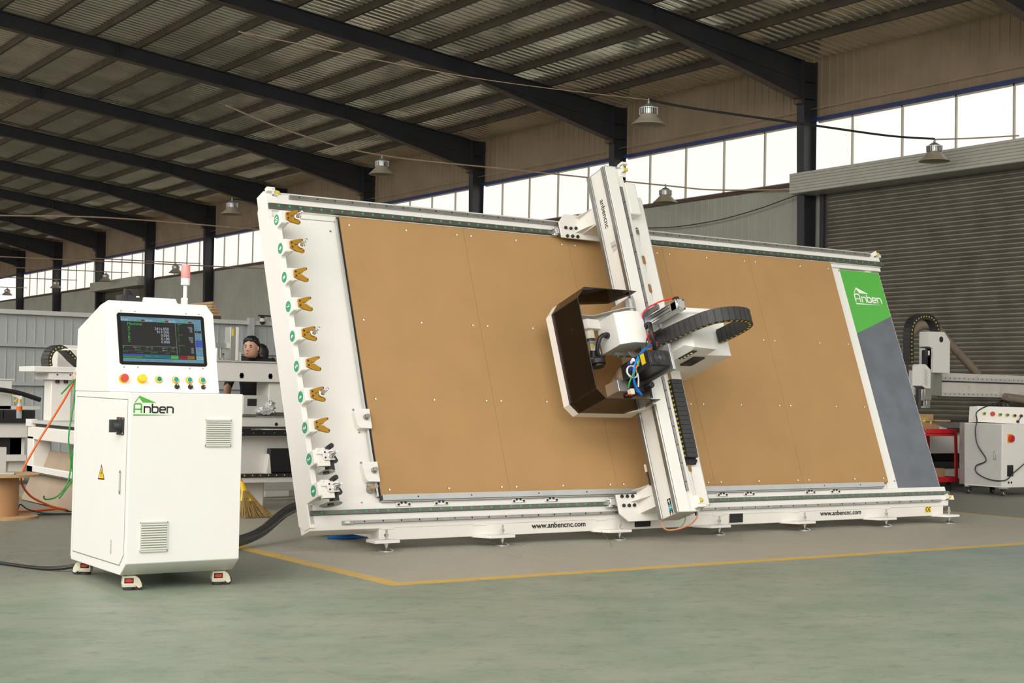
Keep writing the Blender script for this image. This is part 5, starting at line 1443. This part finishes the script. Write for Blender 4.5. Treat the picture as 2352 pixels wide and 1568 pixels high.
# cable reel with grey panels
t = thing('cable_reel', (3.92, 14.45, 0), 'empty wooden cable reel with a tan drum at the far left edge', 'cable reel')
b = MB(); b.cyl((3.92, 14.45, 0), (3.92, 14.45, .022), .37, n=44); b.build('lower_flange', M_wood, t)
b = MB(); b.cyl((3.92, 14.45, .40), (3.92, 14.45, .422), .37, n=44); b.build('upper_flange', M_wood, t)
b = MB(); b.cyl((3.92, 14.45, .022), (3.92, 14.45, .40), .19, n=44); b.build('drum', P('kraft_drum', (.44, .24, .11), .6, var=.05), t)
b = MB(); b.mat(0).box(3.55, 4.00, 14.5, 14.56, .424, .67).mat(1).box(3.56, 3.97, 14.5, 14.56, .665, .672); tag(b.build('panel_offcut', [M_grayw, M_wood], bevel=.003), 'pale grey panel standing upright on the cable reel', 'panel')
b = MB(); b.prism([(3.7, 14.25), (4.0, 14.22), (4.06, 14.42), (3.75, 14.48)], .424, .436, 2); tag(b.build('sheet_offcut', M_grayw, smooth=False), 'small grey sheet lying flat on the cable reel', 'sheet')
# broom
t = thing('broom', (6.2, 13.6, 0), 'straw broom with a yellow neck leaning behind the control cabinet', 'broom')
b = MB(); b.cyl((6.06, 13.62, .34), (5.78, 13.9, 1.15), .014, n=10); b.build('handle', P('orange_handle', (.75, .20, .02), .4), t)
b = MB()
random.seed(5)
for i in range(150):
    a = random.uniform(-1, 1); c = random.uniform(-1, 1)
    b.tube([(6.09 + a*.03, 13.6 + c*.02, .27), (6.12 + a*.10 + .02, 13.58 + c*.03, .13), (6.17 + a*.17 + .03 + random.uniform(-.02, .02), 13.56 + c*.05, .006 + random.random()*.02)], .004, 4)
b.build('bristles', M_straw, t)
b = MB(); b.rings([[Vector((6.055 + .018*cos(k*PI/8), 13.62 + .018*sin(k*PI/8), .36)) for k in range(16)], [Vector((6.085 + .035*cos(k*PI/8), 13.61 + .022*sin(k*PI/8), .26)) for k in range(16)], [Vector((6.12 + .085*cos(k*PI/8), 13.59 + .03*sin(k*PI/8), .17)) for k in range(16)]]); b.build('neck', M_yplas, t)
# boards stacked behind the cabinet
for i in range(5):
    b = MB(); b.box(10.2 + .01*i, 10.41 - .03*i, 24.5, 26.2, 2.555 + .052*i, 2.60 + .052*i)
    tag(b.build('timber_board', M_wood, bevel=.004), 'rough timber board stacked over the grey partition, %s of its stack' % ('lowest', 'second lowest', 'middle', 'second highest', 'highest')[i], 'board', 'stacked timber boards')
b = MB(); b.box(9.7, 10.42, 24.5, 26.2, 2.48, 2.553)
for x in (9.7, 10.36):
    for y in (24.5, 26.14): b.box(x, x + .06, y, y + .06, 0, 2.48)
tag(b.build('storage_rack', M_purlin, bevel=.003), 'tall brown rack beyond the grey partition carrying the timber boards', 'rack')

# small things under and near the machine
b = MB(); b.tube(cr([(5.85, 11.35, .02), (6.05, 11.3, .015), (6.3, 11.4, .015), (6.5, 11.35, .015)], 6), .012, 8, raw=True); b.tube(cr([(5.95, 11.42, .014), (6.2, 11.38, .03), (6.4, 11.45, .014)], 6), .010, 8, raw=True)
tag(b.build('blue_hose', M_bcable), 'short blue air hose lying under the left end of the big machine', 'hose')
b = MB(); b.box(10.75, 11.05, 10.72, 10.80, 0, .035); tag(b.build('wood_block', M_wood, bevel=.003), 'small timber block on the floor under the right half of the machine', 'block')
b = MB(); b.tube(cr([(7.92, 10.2, .10), (7.86, 10.0, .03), (7.76, 9.85, .004)], 8), .002, 5, raw=True); tag(b.build('loose_wire', M_steel), 'thin bare wire hanging under the gantry foot to the floor', 'wire')
b = MB()
for k in range(3): b.tube([(7.1 + .09*cos(a*PI/10 + k), 11.3 + .05*sin(a*PI/10 + k), .02 + .018*k) for a in range(21)], .006, 6, raw=True)
tag(b.build('wire_coil', M_wcable), 'coil of white wire on the floor in shadow under the machine', 'wire')

# ---------------------------------------------------------------- machine, trolley and cabinet at the right
m4 = thing('router_machine', (18.6, 15.2, 0), 'used white router machine with a hooded cutting head, in front of the big shutter', 'machine')
RY = 15.0
b = MB(); b.box(18.08, 21.0, RY, RY + .35, 1.385, 1.735); b.build('bridge_beam', P('scuffed_white', (.66, .62, .56), .5, var=.05, dirt=(.25, .22, .19), dirt_amt=.7, dscale=5), m4, bevel=.006)
for z in (1.645, 1.405):
    b = MB(); b.mat(0).box(18.1, 21.0, RY - .03, RY, z - .03, z + .03).mat(1)
    for i in range(25): b.cyl((18.25 + .11*i, RY - .03, z + .008), (18.25 + .11*i, RY - .032, z + .008), .009, n=8)
    b.mat(2).box(18.1, 21.0, RY - .028, RY, z - .045, z - .03); b.build('guide_rail', [M_grayw, M_ink, M_black], m4, smooth=False)
b = MB(); b.prism([(17.535, 2.335), (17.89, 2.34), (18.02, 2.21), (18.02, 1.725), (17.64, 1.723), (17.64, 2.085), (17.61, 2.095), (17.535, 2.11)], 14.70, 14.88, 1)
b.mat(1).cyl((17.817, 14.70, 2.226), (17.817, 14.697, 2.226), .045, n=20); b.build('head_cover', [M_white, P('brown_hole', (.03, .02, .015), .8)], m4, bevel=.004)
b = MB(); b.mat(0).prism([(17.25, 1.838), (17.33, 1.838), (17.44, 1.76), (17.44, 1.48), (17.34, 1.482), (17.25, 1.52)], 14.58, 14.76, 1)
for i in range(9): b.mat(1).prism([(17.305, 1.765 - .026*i), (17.375, 1.735 - .026*i), (17.375, 1.730 - .026*i), (17.305, 1.760 - .026*i)], 14.579, 14.58, 1)
b.build('spindle_cover', [M_white, M_ink], m4, bevel=.003)
b = MB(); b.mat(0).box(17.64, 17.71, 14.74, 14.9, 1.40, 2.09).box(17.56, 17.62, 14.8, 14.9, 1.40, 2.09).mat(1).box(17.50, 17.545, 14.72, 14.8, 1.80, 2.05).cyl((17.545, 14.76, 1.955), (17.545, 14.76, 2.06), .05, n=16).mat(2).cyl((17.545, 14.705, 1.98), (17.545, 14.705, 2.05), .016, n=10)
b.mat(0).box(17.45, 18.06, 14.88, 15.0, 1.38, 1.75).mat(1).cyl((17.30, 14.66, 1.22), (17.30, 14.66, 1.48), .05, n=16)
b.build('z_slide', [M_alu, M_black, M_chrome], m4, bevel=.003)
b = MB(); b.box(17.34, 17.49, 14.60, 14.74, 1.31, 1.48).box(17.40, 17.49, 14.62, 14.72, 1.19, 1.31).box(17.28, 17.34, 14.6, 14.7, 1.30, 1.47); b.build('spindle', M_alu, m4, bevel=.003)
ch = MB(); chain(ch, cr([(17.20, 14.79, 1.84), (17.19, 14.79, 2.10), (17.195, 14.79, 2.34), (17.28, 14.79, 2.49), (17.48, 14.79, 2.56), (17.67, 14.79, 2.53), (17.77, 14.79, 2.42), (17.79, 14.79, 2.35)], 6), (0, 1, 0), .13, .09, 22, .011)
ch.build('cable_chain', [M_chain, M_dot], m4, smooth=False)
M_dust = P('dust_hose_grey', (.235, .19, .145), .6, var=.12, scale=5)
b = MB(); pts = cr([(17.86, 15.42, 1.42), (17.84, 15.43, 1.85), (17.98, 15.45, 2.28), (18.25, 15.45, 2.47), (18.6, 15.45, 2.44), (18.94, 15.45, 2.21), (19.29, 15.45, 1.98), (19.62, 15.45, 1.75)], 14)
b.tube(pts, [.066 + (.005 if i % 2 else 0) for i in range(len(pts))], 14, raw=True); b.build('dust_hose', M_dust, m4)
b = MB(); b.tube(cr([(19.6, RY - .1, 1.38), (20.1, RY - .15, 1.33), (20.6, RY - .2, 1.22)], 8), .07, 12, raw=True); b.build('dust_hose', M_dust, m4)
b = MB(); b.mat(0).box(17.1, 20.9, 14.55, 17.5, .90, .985).mat(1).box(17.1, 20.9, 14.5, 14.6, .84, .90)
for i in range(24): b.mat(1).box(17.1 + .16*i, 17.16 + .16*i, 14.56, 17.4, .985, .988)
b.build('bed_table', [M_steel, M_black], m4, smooth=False)
b = MB(); b.box(17.1, 20.9, 14.6, 14.8, .52, .84).box(17.1, 20.9, 14.6, 14.8, .14, .28).box(17.2, 17.4, 14.7, 14.9, 0, .6).box(20.5, 20.7, 14.7, 14.9, 0, .6).box(18.6, 18.75, 14.75, 14.9, .2, .6)
b.build('bed_frame', M_cast, m4, bevel=.005)
b = MB(); b.box(17.3, 20.6, 15.2, 15.3, .25, .84).box(17.1, 20.9, 14.85, 15.15, .28, .38); b.build('dark_tray', M_black, m4, smooth=False)
b = MB(); b.box(17.75, 17.95, 14.62, 14.9, .99, 1.02).box(17.6, 17.72, 14.75, 14.95, .99, 1.10); tag(b.build('wood_offcut', M_wood, bevel=.004), 'pale timber offcuts lying on the right router bed below its spindle', 'offcut')

t = thing('utility_cart', (16.9, 14.2, 0), 'red steel trolley with scraps on top, right of the slate end panel', 'trolley')
CXa, CXb, CY = 16.62, 17.33, 14.0
b = MB(); b.box(CXa, CXb, CY, CY + .02, .80, .90).box(CXa, CXb, CY + .5, CY + .52, .80, .90).box(CXa, CXa + .02, CY, CY + .52, .80, .90).box(CXb - .02, CXb, CY, CY + .52, .80, .90).box(CXa, CXb, CY, CY + .52, .83, .84); b.build('tray', M_redp, t, bevel=.002)
b = MB(); b.box(CXa, CXb + .03, CY, CY + .02, .13, .215).box(CXa, CXb + .03, CY, CY + .5, .13, .14).box(CXb + .01, CXb + .03, CY, CY + .52, .13, .215); b.build('lower_shelf', M_redp, t, bevel=.002)
for x, dx in ((CXa, 0), (CXb - .045, .03)):
    for y in (CY - .002, CY + .50):
        b = MB(); b.add([(x, y, .9), (x + .05, y, .9), (x + .05 + dx, y, .13), (x + dx, y, .13), (x, y + .022, .9), (x + .05, y + .022, .9), (x + .05 + dx, y + .022, .13), (x + dx, y + .022, .13)], [(0, 1, 2, 3), (4, 7, 6, 5), (0, 4, 5, 1), (1, 5, 6, 2), (2, 6, 7, 3), (3, 7, 4, 0)])
        b.mat(1)
        for z in (.885, .835): b.cyl((x + .02, y, z), (x + .02, y - .004, z), .010, n=8)
        b.build('post', [M_redp, M_chrome], t, smooth=False)
for x in (CXa + .08, CXb - .05):
    for y in (CY + .1, CY + .45):
        b = MB(); b.cyl((x, y - .015, .05), (x, y + .015, .05), .05, n=16); b.box(x - .02, x + .02, y - .025, y + .025, .09, .13); b.build('caster', M_rubber, t)
for nm, bx, lab, m in (('cardboard_scrap', (16.7, 16.95, 14.1, 14.3, .845, 1.0), 'torn brown cardboard piece heaped on the left of the red trolley tray', M_card),
                       ('cardboard_scrap', (16.93, 17.2, 14.12, 14.35, .845, .97), 'folded brown cardboard scrap in the middle of the red trolley tray', M_card),
                       ('metal_scrap', (17.02, 17.25, 14.06, 14.10, .845, .93), 'grey metal bracket lying at the front of the red trolley tray', M_grayw)):
    b = MB(); x0, x1, y0, y1, z0, z1 = bx
    b.prism([(x0, z0), (x1, z0), (x1 - .04, z1 - .05), (x0 + .16, z1 - .02), (x0 + .05, z1), (x0 + .02, z1 - .06)], y0, y1, 1); tag(b.build(nm, m, smooth=False), lab, 'scrap')
b = MB(); b.mat(0).cyl((16.85, 14.2, 1.0), (16.93, 14.25, 1.03), .022, n=10).mat(1).cyl((17.0, 14.2, .98), (17.06, 14.25, 1.0), .016, n=10); tag(b.build('hand_tool', [M_yplas, M_yplas]), 'yellow handled tool on top of the trolley scraps', 'tool')
for (x0, x1, z1, m, lab) in ((16.72, 16.92, .30, M_cast, 'small white box on the lower shelf of the red trolley'), (16.95, 17.2, .33, M_card, 'small brown carton on the lower shelf of the red trolley')):
    b = MB(); b.box(x0, x1, 14.1, 14.35, .141, z1); tag(b.build('carton', m, bevel=.003), lab, 'box')

t = thing('operator_cabinet', (17.4, 13.4, 0), 'grey white operator cabinet on casters at the right edge, with an orange isolator', 'control cabinet')
OX, OYa, OYb = 17.08, 13.02, 13.66
b = MB(); b.box(OX, OX + 1.0, OYa, OYb, .12, 1.00); b.build('cabinet_body', M_cast, t, bevel=.004)
b = MB(); b.box(OX - .004, OX + .6, OYb, OYb + .09, .13, 1.005); b.build('back_panel', M_steel, t, bevel=.003)
b = MB(); b.box(OX - .004, OX, OYa + .02, OYb - .01, .14, .99); d_ = b.build('side_door', M_grayw, t, smooth=False)
b = MB(); b.mat(0).box(OX - .012, OX - .004, OYa + .10, OYa + .14, .50, .62).mat(1).box(OX - .014, OX - .012, OYa + .11, OYa + .13, .52, .60); b.build('door_handle', [M_chrome, M_grayw], d_, bevel=.003)
b = MB(); b.add([(OX - .02, 13.42, 1.015), (OX + .72, 13.12, .995), (OX + .88, 13.14, 1.23), (OX + .02, 13.46, 1.24), (OX + .0, 13.60, 1.0), (OX + .72, 13.6, 1.0), (OX + .88, 13.55, 1.21), (OX + .02, 13.60, 1.23)], [(0, 1, 2, 3), (4, 7, 6, 5), (0, 4, 5, 1), (3, 2, 6, 7), (0, 3, 7, 4), (1, 5, 6, 2)])
cn = b.build('console', M_cast, t, bevel=.004)
p0 = Vector((OX - .02, 13.42, 1.015)); pu = Vector((.74, -.30, -.02)); pv = Vector((.05, .03, .225)); pn = pu.cross(pv).normalized(); pul = pu.length
pu.normalize(); pv.normalize(); pn = pu.cross(pv).normalized()
for i, (u, v, c) in enumerate(((.10, .125, 'g'), (.24, .125, 'r'), (.375, .12, 'g'), (.50, .12, 'g'), (.625, .115, 'k'), (.735, .115, 'n'), (.68, .03, 'n'))):
    b = MB(lambda a, c_, n: p0 + pu*a*.9 + pv*c_ + pn*n)
    r = .028
    if c == 'n': b.mat(2).cyl((u, v, 0), (u, v, .02), .02, n=14)
    else:
        b.mat(0).cyl((u, v, 0), (u, v, .004), r if c != 'r' else r*1.15, n=20); b.mat(1).cyl((u, v, .004), (u, v, .025), r*.62 if c != 'r' else r*1.1, n=18)
        if c == 'g': b.mat(3).cyl((u, v, .004), (u, v, .012), r*.72, n=18)
    b.build('push_button', [M_yplas, {'g': P('green_button', (.02, .16, .10), .4, var=0), 'r': M_redp, 'k': M_black, 'n': M_black}[c], M_black, M_chrome], cn)
b = MB(lambda a, c_, n: p0 + pu*a*.9 + pv*c_ + pn*n); b.tube([(.735, .115, .02), (.70, .07, .03), (.68, .03, .02)], .006, 6); b.build('key_cord', M_black, cn)
b = MB(); b.mat(0).box(OX + .10, OX + .20, OYa - .012, OYa, .745, .86).mat(1).cyl((OX + .155, OYa - .012, .80), (OX + .155, OYa - .05, .80), .046, n=20).box(OX + .143, OX + .167, OYa - .07, OYa - .04, .765, .835)
b.build('isolator_switch', [P('orange_plate', (.85, .28, .01), .4, var=0), M_redp], t, bevel=.002)
b = MB(); b.mat(0).box(OX + .10, OX + .23, OYa - .006, OYa, .275, .43)
for x in (.135, .195): b.mat(1).cyl((OX + x, OYa, .19), (OX + x, OYa - .005, .19), .017, n=14)
b.build('socket_plate', [M_black, P('brown_socket', (.05, .02, .012), .5)], t, bevel=.003)
for x, y in ((OX + .10, OYa + .06), (OX + .06, OYb - .03), (OX + .55, OYb - .05), (OX + .9, OYa + .06)):
    b = MB(); b.mat(0).cyl((x, y - .016, .04), (x, y + .016, .04), .04, n=18).mat(1).cyl((x, y - .019, .04), (x, y + .019, .04), .026, n=14).mat(0).prism([(x - .035, .085), (x + .03, .085), (x + .015, .04), (x - .015, .04)], y - .024, y - .02, 1).prism([(x - .035, .085), (x + .03, .085), (x + .015, .04), (x - .015, .04)], y + .02, y + .024, 1).mat(2).box(x - .06, x + .08, y - .03, y + .03, .10, .12).mat(0).box(x - .03, x + .03, y - .025, y + .025, .083, .102)
    b.build('caster', [M_rubber, M_chrome, M_grayw], t, bevel=.002)
b = MB(); b.tube(cr([(OX + .42, 13.42, 1.255), (OX + .15, 13.4, 1.24), (OX - .05, 13.42, 1.15), (OX - .03, 13.43, 1.03), (OX - .05, 13.44, .90), (OX - .03, 13.42, .70), (OX - .03, 13.28, .52), (OX - .03, 13.30, .46), (OX - .03, 13.44, .40), (OX - .03, 13.42, .30), (OX - .04, 13.2, .225), (OX + .02, 12.99, .225), (OX + .2, 12.98, .33), (OX + .5, 12.9, .55)], 10), .008, 7, raw=True)
tag(b.build('black_cable', M_black), 'black cable draped in loops over the grey side of the right operator cabinet', 'cable')
b = MB(); b.mat(0).box(OX + .36, OX + .66, 13.36, 13.46, 1.235, 1.285).box(OX + .30, OX + .38, 13.38, 13.44, 1.24, 1.28).mat(1).cyl((OX + .50, 13.4, 1.285), (OX + .5, 13.4, 1.30), .02, n=12)
for v in range(8): pass
hc = tag(b.build('hand_controller', [M_black, M_red], bevel=.004), 'black hand controller in clear film lying on the right operator cabinet', 'controller')
b = MB(); random.seed(11)
rings = []
for i in range(9):
    x = OX + .37 + .036*i; h = .075*sin(PI*(i + .6)/9.2) + random.uniform(-.008, .008) + .02
    rings.append([Vector((x, 13.41 + .075*cos(a*PI/6) + random.uniform(-.006, .006), 1.238 + max(0, h*sin(a*PI/6)) + random.uniform(0, .006))) for a in range(12)])
b.rings(rings); b.build('film_wrap', M_wrap, hc, smooth=False)


# ---------------------------------------------------------------- two people behind the router machine
def person(loc, yaw, lean, label, side=1, sc=1.0, bow=0.0):
    """standing figure, head turned by yaw (0 faces -Y), leaning forward; body grown as one skin"""
    x, y, z0 = loc
    cz, sz = cos(yaw), sin(yaw)

    def W(a, f, z): return Vector((x + sc*(a*cz + f*sz), y + sc*(a*sz - f*cz), z0 + sc*z))     # a: to the figure's left, f: forward
    J = {'pelvis': (0, 0, .96, .15), 'belly': (0, .02 + lean*.15, 1.10, .145), 'chest': (0, .05 + lean*.5, 1.30, .165), 'neckb': (0, .06 + lean*.8, 1.45, .085), 'neck': (0, .07 + lean, 1.51 - bow*.5, .058), 'head': (0, .085 + lean*1.1 + bow*.5, 1.60 - bow, .07)}
    V = []; E_ = []; R = []

    def v(p, r): V.append(W(*p)); R.append(r); return len(V) - 1
    idx = {}
    for k, (a, f, z, r) in J.items(): idx[k] = v((a, f, z), r)
    for a, b_ in (('pelvis', 'belly'), ('belly', 'chest'), ('chest', 'neckb'), ('neckb', 'neck'), ('neck', 'head')): E_.append((idx[a], idx[b_]))
    for s in (-1, 1):
        sh = v((s*.19, .05 + lean*.7, 1.40), .075); el = v((s*.25, .16 + lean*.6, 1.13), .048); wr = v((s*.20, .40 + lean*.5, 1.06), .034); ha = v((s*.18, .47 + lean*.5, 1.05), .03)
        E_ += [(idx['chest'], sh), (sh, el), (el, wr), (wr, ha)]
        for k in range(5):
            f1 = v((s*(.155 + .014*k), .53 + lean*.5, 1.045 - .004*k), .009); f2 = v((s*(.152 + .015*k), .57 + lean*.5 - .008*abs(k - 2), 1.025), .008); E_ += [(ha, f1), (f1, f2)]
        hip = v((s*.10, 0, .90), .095); kn = v((s*.11, .02, .50), .062); an = v((s*.11, -.02, .09), .045); to = v((s*.12, .14, .04), .04); E_ += [(idx['pelvis'], hip), (hip, kn), (kn, an), (an, to)]
    me = bpy.data.meshes.new('p'); me.from_pydata(V, E_, [])
    ob = bpy.data.objects.new('p', me); COL.objects.link(ob)
    ob.modifiers.new('skin', 'SKIN'); su = ob.modifiers.new('sub', 'SUBSURF'); su.levels = 2; su.render_levels = 2
    for i, sv in enumerate(me.skin_vertices[0].data): sv.radius = (R[i]*sc, R[i]*sc); sv.use_root = (i == 0)
    dg = bpy.context.evaluated_depsgraph_get(); ev = ob.evaluated_get(dg); m2_ = bpy.data.meshes.new_from_object(ev)
    bv = [q.co.copy() for q in m2_.vertices]; bfc = [tuple(p.vertices) for p in m2_.polygons]
    bpy.data.objects.remove(ob)
    g = MB()
    zn = z0 + (1.475 - bow*.2)*sc
    body = MB(); body.v = bv; body.f = bfc
    # clothed where it is neither neck, head, forearm nor hand
    hd_c = W(*J['neck'][:3])
    m_ = []
    for p in bfc:
        c = sum((bv[i] for i in p), Vector())/len(p); d = c - Vector((x, y, z0)); f = d.x*sz - d.y*cz
        skin = c.z > zn or (f > (.22 + lean*.5)*sc and c.z < z0 + 1.2*sc and c.z > z0 + .95*sc)
        m_.append(0 if skin else 1)
    body.m = m_
    # head: rings with a face profile
    hc = W(0, .095 + lean*1.1 + bow*.6, 1.62 - bow); hy = yaw + .25*side
    ch, sh_ = cos(hy), sin(hy)
    prof = [(-.125, .045, .040, -.02), (-.112, .062, .075, .0), (-.09, .075, .088, .0), (-.06, .082, .092, .0), (-.03, .085, .094, .0), (0, .086, .095, .0), (.03, .086, .094, -.004), (.065, .080, .088, -.008), (.095, .062, .068, -.012), (.112, .035, .04, -.015), (.118, .003, .003, -.015)]
    rings = []
    for dz, rx, ry, off in prof:
        ring = []
        for k in range(24):
            a = 2*PI*k/24; px_ = rx*sin(a); fy = ry*cos(a) + off
            face = max(0, cos(a))
            if abs(sin(a)) < .3 and cos(a) > 0:
                fy += {-.112: .008, -.06: .006, -.03: .022, 0: .010}.get(dz, 0)*(1 if abs(sin(a)) < .1 else .25)
            if .2 < abs(sin(a)) < .6 and cos(a) > 0 and dz == 0: fy -= .008
            fy -= .25*max(0, dz)*0 
            ring.append(hc + Vector((px_*ch + fy*sh_, px_*sh_ - fy*ch, dz)))
        rings.append(ring)
    n0 = len(body.f); body.c = 0; body.rings(rings)

    def HP(a, f, z): return hc + Vector((a*ch + f*sh_, a*sh_ - f*ch, z))
    for s in (-1, 1):
        body.c = 0; body.ball(HP(s*.086, -.005, -.01), .012, .022, .032, 10, 7, raw=True)
        body.c = 2; body.ball(HP(s*.033, .082, .005), .012, .012, .006, 8, 6, raw=True); body.ball(HP(s*.034, .088, .028), .018, .010, .004, 8, 6, raw=True)
    body.c = 0; body.ball(HP(0, .112, -.035), .012, .012, .010, 8, 6, raw=True)
    body.c = 3; body.ball(HP(0, .090, -.075), .022, .010, .006, 10, 6, raw=True)
    bo = body.build('person', [M_skin, M_shirt, M_ink, P('lips', (.35, .12, .10), .5)], None, sharp=80)
    tag(bo, label, 'person')
    h = MB(); rr = []
    for dz, rx, ry, off, cut in ((-.05, .092, .098, -.012, 1), (-.01, .096, .102, -.014, 1), (.025, .099, .106, -.012, 1), (.048, .099, .108, -.004, 0), (.075, .094, .104, -.004, 0), (.105, .078, .085, -.008, 0), (.13, .045, .05, -.012, 0), (.138, .003, .003, -.012, 0)):
        ring = []
        for k in range(36):
            a = 2*PI*k/36; fy = ry*cos(a) + off; px_ = rx*sin(a); lim = {-.05: -.045, -.01: -.02, .025: .0, .048: .035, .075: .075}.get(dz, 9)
            if fy > lim: fy = lim - (fy - lim)*.02; px_ *= .93
            j = 1 + random.uniform(-.05, .06)*(1 if dz > .03 else .3)
            ring.append(HP(px_*j, fy*j, dz + (random.uniform(-.008, .014) if dz > .05 else 0)))
        rr.append(ring)
    h.rings(rr); h.build('hair', M_hair, bo, sharp=80)
    c = MB()
    c.rings([[W(.062*sin(2*PI*k/16), .062*cos(2*PI*k/16) + J['neck'][1] - .02, 1.50) for k in range(16)], [W(.082*sin(2*PI*k/16), .085*cos(2*PI*k/16) + J['neckb'][1], 1.455) for k in range(16)]], cap=False)
    c.build('collar', M_shirt, bo)
    return bo


p1 = person((7.60, 16.75, 0), -.62, .14, 'young man in a black polo shirt bending over the white router machine', side=-1, sc=1.145, bow=.07)
p2 = person((8.12, 17.5, 0), -2.2, .02, 'second dark-haired person in black, half hidden behind the young man', side=-1, sc=1.06)
